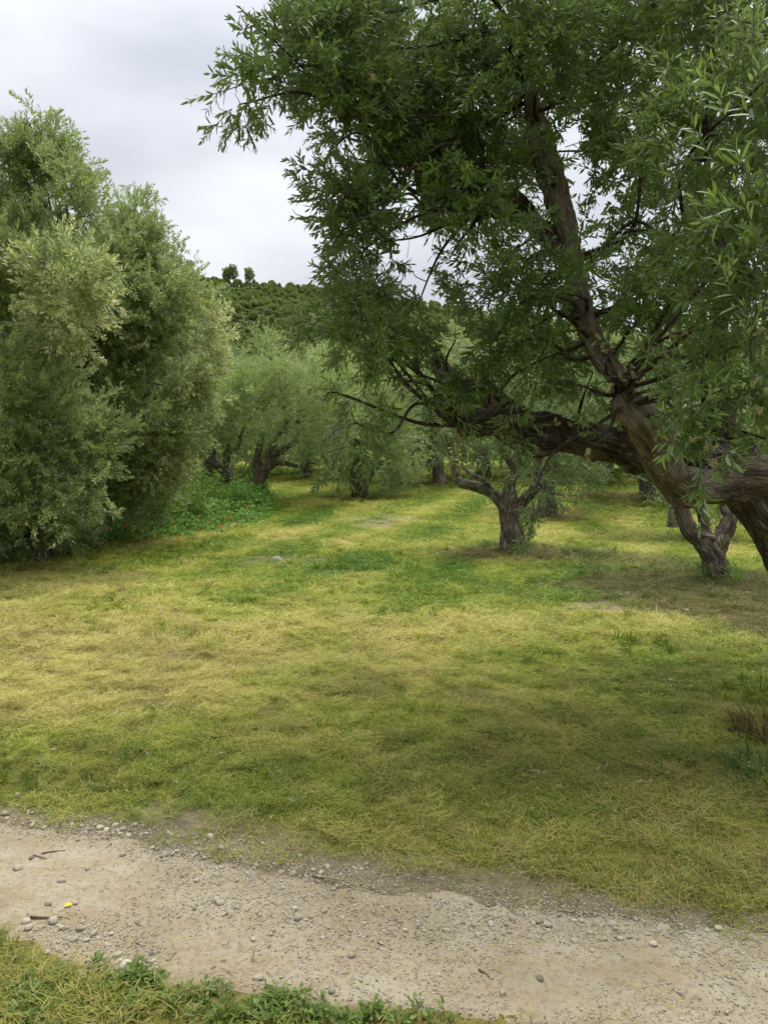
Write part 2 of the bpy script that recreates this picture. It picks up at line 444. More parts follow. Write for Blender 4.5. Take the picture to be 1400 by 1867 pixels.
def crown_geo(g, P, D, B, templates, rng, lod=1, scale=(.8, 1.25), droop=0.0, stems=False, lscale=1.0, vbias=None):
    n = len(P); R = frames(D, rng); S = rng.uniform(scale[0], scale[1], n); T = rng.integers(0, len(templates), n)
    for ti, t in enumerate(templates):
        sel = np.where(T == ti)[0]
        if not len(sel): continue
        Rk = R[sel]; Sk = S[sel]; Pk = P[sel]
        def sag(X):   # gravity pulls the shoot's far end down
            if droop == 0: return X
            L2 = ((X - Pk[:, None]) ** 2).sum(2); X = X.copy(); X[..., 2] -= droop * L2; return X
        pos = sag(np.einsum('nij,mj->nmi', Rk, t['P']) * Sk[:, None, None] + Pk[:, None]).reshape(-1, 3)
        ax = np.einsum('nij,mj->nmi', Rk, t['A']).reshape(-1, 3).copy()
        nr = np.einsum('nij,mj->nmi', Rk, t['N']).reshape(-1, 3)
        ax[:, 2] -= .18 * (droop > 0); ax = unit(ax)
        m = len(t['P']); Ln = (t['L'][None] * Sk[:, None]).reshape(-1) * lscale
        sv = np.repeat(rng.uniform(0, 1, len(sel)), m)
        v = np.clip(.5 * sv + .5 * rng.random(len(pos)), 0, 1)
        if vbias is not None: v = np.clip(v + np.repeat(vbias[sel], m), 0, 1)
        bl = np.repeat(B[sel], m); bl = (rng.random(len(pos)) < bl) * rng.uniform(.55, 1, len(pos))
        V, f, vv, bb = leaf_geo(pos, ax, nr, Ln, Ln * t['lw'] * (1 + .35 * (lod > 0)), v, bl, lod)
        g.add(V, f, 0, vv, bb)
        if stems:
            sv_, sf = stem_mesh(t); k = len(sv_)
            SV = sag(np.einsum('nij,mj->nmi', Rk, sv_) * Sk[:, None, None] + Pk[:, None]).reshape(-1, 3)
            SF = (sf[None] + (np.arange(len(sel)) * k)[:, None, None]).reshape(-1, 4)
            g.add(SV, [SF], 1)

def catmull(P, n):
    P = np.asarray(P, float); Q = np.vstack([2 * P[0] - P[1], P, 2 * P[-1] - P[-2]])
    out = []; seg = len(P) - 1
    ts = np.linspace(0, seg, n)
    for t in ts:
        i = min(int(t), seg - 1); f = t - i
        a, b, c, d = Q[i], Q[i + 1], Q[i + 2], Q[i + 3]
        out.append(.5 * ((2 * b) + (-a + c) * f + (2 * a - 5 * b + 4 * c - d) * f * f + (-a + 3 * b - 3 * c + d) * f ** 3))
    return np.array(out)

def tube(pts, mat_, name='limb', parent=None, sides=28, step=.03, rough=.12, ridges=5, twist=2.0, seed=0, cap=True, knots=0, sm=None):
    """pts rows x,y,z,r"""
    pts = np.asarray(pts, float)
    ln = np.linalg.norm(np.diff(pts[:, :3], axis=0), axis=1).sum()
    n = max(6, int(ln / step)); S = catmull(pts, n); c = S[:, :3]; r = np.clip(S[:, 3], .002, None)
    d = unit(np.gradient(c, axis=0)); a = np.zeros_like(d); ref = np.array([.2, -1, .15]); a[0] = unit(np.cross(d[0], ref))
    for i in range(1, n):
        q = a[i - 1] - d[i] * np.dot(a[i - 1], d[i]); a[i] = q / np.linalg.norm(q)
    b = np.cross(d, a)
    th = np.linspace(0, 2 * math.pi, sides, endpoint=False)
    s = np.concatenate([[0], np.cumsum(np.linalg.norm(np.diff(c, axis=0), axis=1))])
    TH, SS = np.meshgrid(th, s); RR = r[:, None] * np.ones_like(TH)
    U = np.cos(TH)[..., None] * a[:, None] + np.sin(TH)[..., None] * b[:, None]
    base = c[:, None] + U * RR[..., None]
    q = base.reshape(-1, 3); f0 = .9 / max(.03, r.mean())
    big = (vn(q, f0 * .55, seed) - .5).reshape(TH.shape); med = (vn(q, f0 * 1.6, seed + 3) - .5).reshape(TH.shape)
    tw = TH + SS * twist + big * 2.2
    rid = np.abs(np.sin(tw * ridges / 2 + med * 3.0)) ** .7 * .6 + np.abs(np.sin(tw * (ridges + 3) * .83 + big * 5)) ** .6 * .4 - .6
    k = 1 + rough * (rid * .8 + big * 1.8 + med * .9)
    if knots:
        rg = np.random.default_rng(seed + 99)
        for _ in range(knots):
            s0 = rg.uniform(.1, .95) * s[-1]; t0 = rg.uniform(0, 2 * math.pi); w = rg.uniform(.5, 1.0)
            dd = ((SS - s0) / (r.mean() * w)) ** 2 + (np.angle(np.exp(1j * (TH - t0))) / (.7 * w)) ** 2
            k = k + .28 * np.exp(-dd) - .2 * np.exp(-dd * 5)
    V = (c[:, None] + U * (RR * k)[..., None]).reshape(-1, 3)
    bc = np.stack([np.cos(TH) * r.mean(), np.sin(TH) * r.mean(), SS], 2).reshape(-1, 3)
    i = np.arange(n - 1)[:, None] * sides; kk = np.arange(sides)[None]; k2 = (kk + 1) % sides
    Fq = np.stack([i + kk, i + k2, i + sides + k2, i + sides + kk], 2).reshape(-1, 4)
    fs = [Fq]
    if cap:
        V = np.vstack([V, c[-1] + d[-1] * r[-1] * .25]); bc = np.vstack([bc, [0, 0, s[-1]]])
        e = (n - 1) * sides; ce = len(V) - 1
        fs.insert(0, np.stack([e + np.arange(sides), e + (np.arange(sides) + 1) % sides, np.full(sides, ce)], 1))
    at_ = {'bc': ('FLOAT_VECTOR', bc)}
    if sm: at_['sm'] = ('FLOAT', sstep(sm[0], sm[1], bc[:, 2] / s[-1]))
    me = mesh_np(name, V, fs, mat_, True, at_)
    return me, c, r
def limb_px(lst):
    return [list(W(px, py, d)) + [r] for px, py, d, r in lst]

# ------------------------------------------------------------------ SETTING: ground with patches
def patch_maps(x, y):
    """dryness, bare soil, dark tone of the turf at world x,y (tone: litter plus painted crown shade)"""
    p = xy3(x, y); n1 = fbm(p, .55, 3, 11); n2 = fbm(p, 1.9, 3, 21)
    x = np.ravel(x); y = np.ravel(y)
    dry = .50 + (n1 - .5) * .9 + (n2 - .5) * .55
    # straw rich strip across the foreground, greener strip in the middle distance
    dry += .24 * sstep(3.6, 5.0, y) * sstep(8.6, 6.3, y) * sstep(2.6, .2, x)
    dry -= .40 * sstep(6.8, 8.6, y) * sstep(13.2, 10.5, y) * sstep(-3.4, -1.2, x)
    dry -= .16 * sstep(14, 18, y)
    dry += .14 * sstep(1.0, -1.0, x) * sstep(4.2, 5.2, y) * sstep(10, 8, y) + .16 * sstep(-1.5, -4, x) * sstep(5, 7, y) * sstep(14, 11, y)
    # mowing stripes running away from the camera
    st = np.sin((x * .93 - y * .28) * 2 * math.pi / 1.5 + (n1 - .5) * 3)
    dry += (.10 + .10 * sstep(7, 11, y)) * st * sstep(5, 8, y)
    dry = np.where(y < 3.2, np.maximum(dry, .62), dry)
    dry = dry + .10 * sstep(5.2, 3.6, y); dry = np.where(y < 5.5, np.clip(dry, .34, 1), dry)
    tone = .55 * sstep(.46, .72, fbm(p, 1.3, 3, 41)) * sstep(8, 5, y)
    tone = np.maximum(tone, .48 * sstep(.56, .72, fbm(p, 4.2, 3, 43)) * sstep(14, 6, y)); tone = np.where(y < 4.4, np.maximum(tone, .28 * sstep(4.4, 3.7, y)), tone); tone = np.where(y < 2.9, np.maximum(tone, .48), tone)
    bare = np.zeros_like(x)
    def spot(arr, px, py, rx, ry, a):
        c = G(px, py); q = ((x - c[0]) / rx) ** 2 + ((y - c[1]) / ry) ** 2
        q = q * (1 + (n2 - .5) * 2.2)
        return np.maximum(arr, a * sstep(1.25, .35, q))
    bare = spot(bare, 1075, 1108, .42, .38, .95); bare = spot(bare, 690, 950, 1.2, 1.3, .8)
    bare = spot(bare, 500, 1025, .6, .6, .75); bare = spot(bare, 612, 1045, .35, .4, .5)
    bare = spot(bare, 1130, 925, .9, .9, .6); bare = spot(bare, 1350, 1120, .3, .2, .3)
    bare = spot(bare, 760, 880, 2.6, 2.2, .65)
    # litter under the trees: leaf litter and thin sward, plus one spot of painted crown shade
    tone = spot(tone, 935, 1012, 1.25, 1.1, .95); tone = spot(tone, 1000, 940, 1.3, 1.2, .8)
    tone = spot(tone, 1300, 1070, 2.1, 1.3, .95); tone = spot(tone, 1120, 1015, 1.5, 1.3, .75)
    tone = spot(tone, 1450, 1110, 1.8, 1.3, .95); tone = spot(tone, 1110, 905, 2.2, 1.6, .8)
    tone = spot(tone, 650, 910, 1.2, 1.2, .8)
    tone = spot(tone, 1000, 1330, .65, .45, .3); tone = spot(tone, 60, 1060, 1.4, 1.3, .6)  # first spot paints the near crown's soft shade into the turf tone
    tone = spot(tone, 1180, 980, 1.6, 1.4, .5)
    # ragged turf and soil next to the track
    c1, c2 = path_edges(x)
    bare = np.maximum(bare, .9 * sstep(.28, .0, (y - c2) + (n2 - .5) * .8) * (y > c1 + .1))
    return np.clip(dry, 0, 1), np.clip(bare, 0, 1), np.clip(tone, 0, 1)
_pe = None
def path_edges(x):
    """near and far edge (world y) of the track at world x"""
    global _pe
    if _pe is None:
        def g0(px, py):
            v = (CY - py) / F; dy = math.cos(PITCH) + v * math.sin(PITCH); dz = -math.sin(PITCH) + v * math.cos(PITCH)
            s = -CAMZ / dz; return ((px - CX) / F * s, dy * s)
        far = [g0(*q) for q in ((0, 1492), (250, 1545), (450, 1585), (600, 1612), (900, 1660), (1150, 1680), (1400, 1705))]
        near = [g0(*q) for q in ((0, 1700), (100, 1742), (200, 1785), (330, 1812), (480, 1826), (700, 1850), (1000, 1880), (1400, 1915))]
        far = [(-9, 4.6), (-4, 4.0)] + far + [(4, 2.35), (9, 1.6)]
        near = [(-9, 3.3), (-4, 3.05)] + near + [(4, 1.55), (9, .7)]
        _pe = (np.array(sorted(near)), np.array(sorted(far)))
    n, f = _pe
    return np.interp(x, n[:, 0], n[:, 1]), np.interp(x, f[:, 0], f[:, 1])

def grid(xs, ys):
    X, Y = np.meshgrid(xs, ys); nx = len(xs); ny = len(ys)
    i = np.arange(ny - 1)[:, None] * nx; j = np.arange(nx - 1)[None]
    f = np.stack([i + j, i + j + 1, i + nx + j + 1, i + nx + j], 2).reshape(-1, 4)
    return X, Y, f
xs = np.unique(np.concatenate([np.linspace(-5, 5, 150), np.geomspace(5, 2500, 60), -np.geomspace(5, 2500, 60)]))
ys = np.unique(np.concatenate([np.linspace(-40, 1.2, 12), np.linspace(1.3, 16, 230), np.geomspace(16, 3000, 90)]))
X, Y, f = grid(xs, ys)
Z = gz(X, Y)
Z = np.where(Y > 90, gz(X, np.full_like(Y, 90.0)), Z)
dry, bare, tone = patch_maps(X, Y)
near_e, far_e = path_edges(X.ravel())
inpath = (Y.ravel() > near_e + .05) & (Y.ravel() < far_e - .05)
Zf = Z.ravel() - .02 * inpath
me = mesh_np('ground', np.stack([X.ravel(), Y.ravel(), Zf], 1), [f], M_ground, True,
             {'dry': ('FLOAT', dry), 'bare': ('FLOAT', bare), 'tone': ('FLOAT', tone)})
tag(obj('ground', me), kind='structure')

# dirt track
xs = np.unique(np.concatenate([np.linspace(-9, -2.6, 60), np.linspace(-2.6, 2.6, 330), np.linspace(2.6, 9, 60)])); nv = 90
tt = np.linspace(0, 1, nv); n0, n1_ = path_edges(xs)
Xp = np.tile(xs[None], (nv, 1)); wob = (fbm(xy3(xs, xs * 0), 2.0, 4, 61) - .5) * .16; wob2 = (fbm(xy3(xs, xs * 0 + 9), 2.6, 4, 71) - .5) * .22
Yp = (n0 + wob - .06)[None] + (n1_ + wob2 - n0 - wob + .14)[None] * tt[:, None]
def track_z(x, y, t=None):
    p = xy3(x, y)
    z = gz(x, y).ravel() + .004
    z = z + (fbm(p, 9, 3, 81) - .5) * .016 + (fbm(p, 28, 2, 83) - .5) * .02 + (fbm(p, 3, 2, 84) - .5) * .02
    return z
TT = np.tile(tt[:, None], (1, len(xs)))
edge = np.maximum(sstep(.14, 0, TT), sstep(.82, 1, TT))
Zp = track_z(Xp, Yp).reshape(Xp.shape) - .03 * edge ** 2
i = np.arange(nv - 1)[:, None] * len(xs); j = np.arange(len(xs) - 1)[None]
f = np.stack([i + j, i + j + 1, i + len(xs) + j + 1, i + len(xs) + j], 2).reshape(-1, 4)
me = mesh_np('path', np.stack([Xp.ravel(), Yp.ravel(), Zp.ravel()], 1), [f], M_path, True, {'edge': ('FLOAT', edge)})
tag(obj('path', me), kind='structure')

# far hill
def hz(x, y):
    x = np.asarray(x, float); y = np.asarray(y, float)
    rx = np.array([-900, -420, -170, -95, -60, -28, 60, 130, 200, 420, 900]); rh = np.array([60, 80, 88, 86.5, 84, 80.5, 70, 60, 50, 36, 28])
    ridge = np.interp(x, rx, rh)
    t = np.clip((y - 150) / 250, 0, 1)
    prof = t ** 1.15
    back = sstep(400, 900, y)
    z = 2.5 + (ridge - 2.5) * prof * (1 - .8 * back)
    n = (fbm(xy3(x, y), .012, 3, 91) - .5) * 26 * np.ravel(t) * (1 - sstep(330, 400, np.ravel(y)) * .9)
    return z + n.reshape(x.shape)
X, Y, f = grid(np.linspace(-900, 900, 120), np.linspace(150, 1100, 90))
def hill_mat():
    m, N, L = mat('wooded_hill_soil'); g = N.new('ShaderNodeNewGeometry')
    c = ramp(N, L, noise(N, L, g.outputs['Position'], .15, 4), [(.35, (.03, .05, .015)), (.65, (.09, .10, .035))])
    principled(N, L, c, .95, .1); return m
Zh = hz(X, Y) - 3.0 * (Y < 152)
me = mesh_np('hill', np.stack([X.ravel(), Y.ravel(), Zh.ravel()], 1), [f], hill_mat(), True)
tag(obj('hill', me), kind='structure')

# ------------------------------------------------------------------ geometry-node scatter for uncountable stuff
def scatter_gn(name, P, rot, scl, idx, protos, attrs, kind='stuff', parent=None, label=None):
    col_ = bpy.data.collections.new(name + '_kinds')
    for k, me in enumerate(protos):
        o = bpy.data.objects.new('%s_kind_%02d' % (name, k), me); col_.objects.link(o)
    me = bpy.data.meshes.new(name); me.vertices.add(len(P)); me.vertices.foreach_set('co', np.asarray(P, np.float32).ravel())
    A = {'rot': ('FLOAT_VECTOR', rot), 'scl': ('FLOAT', scl), 'idx': ('INT', idx)}; A.update(attrs)
    for k, (t, a) in A.items():
        at = me.attributes.new(k, t, 'POINT')
        at.data.foreach_set({'FLOAT': 'value', 'INT': 'value', 'FLOAT_VECTOR': 'vector'}[t], np.asarray(a, np.int32 if t == 'INT' else np.float32).ravel())
    o = obj(name, me, parent); tag(o, label=label, kind=kind)
    ng = bpy.data.node_groups.new(name + '_scatter', 'GeometryNodeTree')
    ng.interface.new_socket('Geometry', in_out='INPUT', socket_type='NodeSocketGeometry')
    ng.interface.new_socket('Geometry', in_out='OUTPUT', socket_type='NodeSocketGeometry')
    N = ng.nodes; L = ng.links
    gi = N.new('NodeGroupInput'); go = N.new('NodeGroupOutput')
    ci = N.new('GeometryNodeCollectionInfo'); ci.inputs[0].default_value = col_
    ci.inputs['Separate Children'].default_value = True; ci.inputs['Reset Children'].default_value = True
    ip = N.new('GeometryNodeInstanceOnPoints'); ip.inputs['Pick Instance'].default_value = True
    def na(n, t):
        a = N.new('GeometryNodeInputNamedAttribute'); a.data_type = t; a.inputs[0].default_value = n
        return [s for s in a.outputs if s.enabled and s.name == 'Attribute'][0]
    L.new(gi.outputs[0], ip.inputs['Points']); L.new(ci.outputs[0], ip.inputs['Instance'])
    L.new(na('idx', 'INT'), ip.inputs['Instance Index'])
    e2r = N.new('FunctionNodeEulerToRotation'); L.new(na('rot', 'FLOAT_VECTOR'), e2r.inputs[0]); L.new(e2r.outputs[0], ip.inputs['Rotation'])
    L.new(na('scl', 'FLOAT'), ip.inputs['Scale']); L.new(ip.outputs[0], go.inputs[0])
    md = o.modifiers.new('scatter', 'NODES'); md.node_group = ng
    return o

# forest on the hill
def wood_proto(rng, conif):
    h = 7.0; g = Geo(); n = 420
    u = unit(rng.normal(size=(n, 3))); u[:, 2] = np.abs(u[:, 2]) * 1.0 - .25
    r = rng.random(n) ** .4
    lump = 1 + .35 * (vn(u * 2.2, 1, int(rng.integers(99))) - .4)
    rad = (2.0, 2.0, 4.2) if conif else (2.6, 2.6, 2.7)
    p = u * np.array(rad) * (r * lump)[:, None]; p[:, 2] += 3.2
    if conif: k = np.clip(1.25 - p[:, 2] / 8.5, .15, 1); p[:, 0] *= k; p[:, 1] *= k
    d = unit(u + rng.normal(0, .5, u.shape) + [0, 0, .4]); nr = unit(rng.normal(size=d.shape) * .45 + u + [0, 0, .8])
    V, f, v, b = leaf_geo(p, d, nr, rng.uniform(.7, 1.3, n), rng.uniform(.5, .8, n), rng.random(n), np.zeros(n), 1)
    g.add(V, f, 0, v, b)
    tv, tf_ = prism([(0, 0, -1), (0, 0, 3)], .16, 4); g.add(tv, [tf_], 1)
    return g.mesh('woodland_tree', [M_pine, M_bark_far])
rng = np.random.default_rng(3)
protos = [wood_proto(rng, k < 3) for k in range(6)]
gx = np.arange(-290, 300, 2.6); gy = np.arange(160, 410, 2.9)
X, Y = np.meshgrid(gx, gy); X = X.ravel() + rng.normal(0, 2.2, X.size); Y = Y.ravel() + rng.normal(0, 2.2, Y.size)
keep = np.abs(X) < Y * .62 + 12; X = X[keep]; Y = Y[keep]
Z = hz(X, Y)
n = len(X); dens = vn(xy3(X, Y), .03, 8)
scatter_gn('forest', np.stack([X, Y, Z - .3], 1), np.stack([np.zeros(n), np.zeros(n), rng.uniform(0, 6.3, n)], 1),
           (.26 + .40 * rng.random(n) ** 1.6) * (.75 + .5 * dens), np.where(rng.random(n) < .45, rng.integers(0, 3, n), rng.integers(3, 6, n)), protos, {})
# tall dark pines that stand clear of the ridge
ridge_pine_label = ['dark tall pine on the hill ridge, first of the row from the olive crown', 'dark round-topped pine standing highest on the ridge',
                    'dark pine on the ridge standing alone right of the pair', 'dark pine crown on the ridge at the edge of the broad left olive crown']
for k, (px, py) in enumerate(((413, 512), (426, 510), (455, 514), (345, 508))):
    d = 398.0; p = W(px, py, d); p[2] = hz(p[0], p[1])
    t = tag(empty('pine_tree', p), ridge_pine_label[k], 'tree', 'pines standing clear of the hill ridge')
    r = np.random.default_rng(50 + k); g = Geo(); n = 900
    hh = [7.5, 9.2, 8.3, 9.5][k]
    bl = [dict(c=np.array([r.normal(0, .5), r.normal(0, .5), hh * q]), r=np.array([2.0, 2.0, 1.2]) * (1.25 - abs(q - .7))) for q in (.45, .6, .72, .85, .97)]
    for b in bl:
        u = unit(r.normal(size=(180, 3))); pp = b['c'] + u * b['r'] * (r.random(180) ** .4)[:, None]
        V, f, v, bb = leaf_geo(pp, unit(u + r.normal(0, .5, u.shape)), unit(r.normal(size=u.shape)), r.uniform(.5, 1, 180), r.uniform(.4, .6, 180), r.random(180) * .25, np.zeros(180), 1)
        g.add(V, f, 0, v, bb)
    obj('crown', g.mesh('pine_crown', [M_pine]), t)
    me, _, _ = tube([(0, 0, -.5, .3), (0, 0, hh * .5, .2), (.1, 0, hh * .9, .08)], M_bark_far, 'pine_trunk', sides=8, step=.6)
    obj('trunk', me, t)

NEAR_DENS = 94.0; LEFT_DENS = 60.0; MID_DENS = 22.0; GRASS = 1.3
# ------------------------------------------------------------------ TREES
from mathutils import Matrix
def attach(name, me, t, kind=None, label=None):
    """part whose mesh was made in world coordinates"""
    me.transform(Matrix.Translation(-t.location)); o = obj(name, me, t)
    if kind: o['kind'] = kind
    if label: o['label'] = label
    return o
rt = np.random.default_rng(5)
T_NEAR = [shoot_template(rt, length=rt.uniform(.16, .32), nside=int(rt.integers(2, 5)), spacing=.0195, leaf=.060, lw=.27, curve=.18) for _ in range(12)]
T_LEFT = [shoot_template(rt, length=rt.uniform(.26, .48), nside=4, spacing=.028, leaf=.064, lw=.22, ang=52) for _ in range(8)]
T_MID = [shoot_template(rt, length=rt.uniform(.4, .6), nside=3, spacing=.04, leaf=.085, lw=.22, ang=40) for _ in range(6)]

def branch_to(limbs, target, r0, rng, r1=.004, sag=.06):
    """curved branch from the closest limb point to a target"""
    pts = np.vstack([l[0] for l in limbs]); rad = np.concatenate([l[1] for l in limbs])
    dist = np.linalg.norm(pts - target, axis=1) + np.where(target[2] < pts[:, 2] - .2, .0, 0)
    k = np.argmin(dist); a = pts[k]; L_ = dist[k]
    m1 = a + (target - a) * .35 + rng.normal(0, .08 * L_, 3) + [0, 0, sag * L_]
    m2 = a + (target - a) * .7 + rng.normal(0, .07 * L_, 3) + [0, 0, sag * .8 * L_]
    r = min(r0, rad[k] * .7)
    return np.array([list(a) + [r], list(m1) + [r * .75], list(m2) + [r * .5], list(target) + [r1]])

# ---- the big olive that leans in over the lawn
near = empty('olive_tree', W(1575, 1240, 5.3))
near.location.z = float(gz(near.location.x, near.location.y)) - .02
tag(near, 'large near olive with a thick leaning trunk and long low limb reaching across the view', 'tree')
def near_limb(name, pts, m=M_bark, **k):
    me, c, r = tube(pts, m, 'near_' + name, **k); attach(name, me, near); return c, r
limbs = []
limbs.append(near_limb('trunk', limb_px([(1605, 1300, 5.3, .28), (1552, 1200, 5.3, .225), (1500, 1110, 5.2, .19), (1450, 1010, 5.1, .175), (1398, 920, 5.0, .17), (1352, 862, 5.05, .15), (1322, 835, 5.1, .12)]), sides=64, step=.016, rough=.22, ridges=11, twist=1.0, seed=1, knots=5))
limbs.append(near_limb('limb', limb_px([(1420, 960, 5.12, .12), (1350, 872, 5.1, .14), (1290, 850, 5.15, .14), (1200, 832, 5.25, .13), (1100, 808, 5.35, .128), (1020, 785, 5.45, .112), (965, 780, 5.5, .10), (920, 748, 5.55, .085), (880, 712, 5.6, .08), (835, 700, 5.65, .082), (805, 672, 5.7, .06), (792, 650, 5.7, .045)]), sides=48, step=.018, rough=.34, ridges=8, twist=1.2, seed=2, knots=8))
limbs.append(near_limb('limb', limb_px([(1010, 808, 5.4, .07), (968, 812, 5.3, .085), (935, 790, 5.2, .072), (900, 768, 5.15, .07), (862, 770, 5.1, .075), (836, 776, 5.08, .072)]), M_bark, sides=40, step=.015, rough=.32, ridges=7, seed=3, knots=5))
limbs.append(near_limb('limb', limb_px([(1375, 905, 5.0, .13), (1330, 888, 4.9, .12), (1285, 886, 4.74, .105), (1245, 884, 4.6, .108), (1215, 858, 4.5, .108), (1193, 812, 4.45, .104), (1168, 770, 4.4, .097), (1142, 738, 4.38, .085), (1126, 720, 4.38, .055)]), M_bark_blend, sides=52, step=.013, rough=.2, ridges=6, seed=4, knots=7, sm=(.30, .48)))
limbs.append(near_limb('limb', limb_px([(1160, 762, 4.42, .05), (1125, 690, 4.55, .06), (1085, 630, 4.7, .06), (1062, 560, 4.8, .058), (1045, 480, 4.85, .062), (1028, 400, 4.9, .068), (1005, 320, 4.95, .078), (985, 250, 5.0, .07), (968, 180, 5.0, .045), (955, 90, 5.0, .035), (960, -20, 5.0, .028), (940, -160, 5.0, .015)]), M_bark_smooth, sides=36, step=.016, rough=.20, ridges=4, seed=5, knots=8))
limbs.append(near_limb('limb', limb_px([(1042, 478, 4.87, .045), (1015, 448, 4.9, .052), (988, 420, 4.95, .056), (960, 392, 5.0, .062), (935, 372, 5.0, .085), (905, 372, 5.0, .085), (880, 378, 5.0, .06)]), M_bark, sides=36, step=.014, rough=.36, ridges=5, seed=6, knots=5))
limbs.append(near_limb('limb', limb_px([(1360, 900, 5.15, .12), (1350, 840, 5.4, .13), (1318, 790, 5.55, .11), (1300, 720, 5.6, .08), (1305, 640, 5.6, .065), (1318, 540, 5.6, .055), (1310, 400, 5.6, .05), (1290, 200, 5.6, .04), (1300, 0, 5.6, .025)]), M_bark, sides=32, step=.02, rough=.25, ridges=5, seed=7, knots=4))
limbs.append(near_limb('limb', limb_px([(1420, 960, 5.1, .13), (1392, 892, 4.95, .12), (1450, 862, 4.9, .13), (1530, 800, 4.9, .11), (1560, 640, 4.9, .09), (1540, 430, 4.8, .06), (1500, 200, 4.8, .04), (1480, -40, 4.8, .02)]), M_bark_smooth, sides=40, step=.02, rough=.18, ridges=5, seed=8, knots=4))
limbs.append(near_limb('limb', limb_px([(1310, 880, 5.0, .12), (1350, 868, 4.93, .12), (1420, 880, 4.9, .135), (1500, 930, 4.95, .13)]), M_bark_smooth, sides=40, step=.02, rough=.16, ridges=5, seed=18, knots=3))

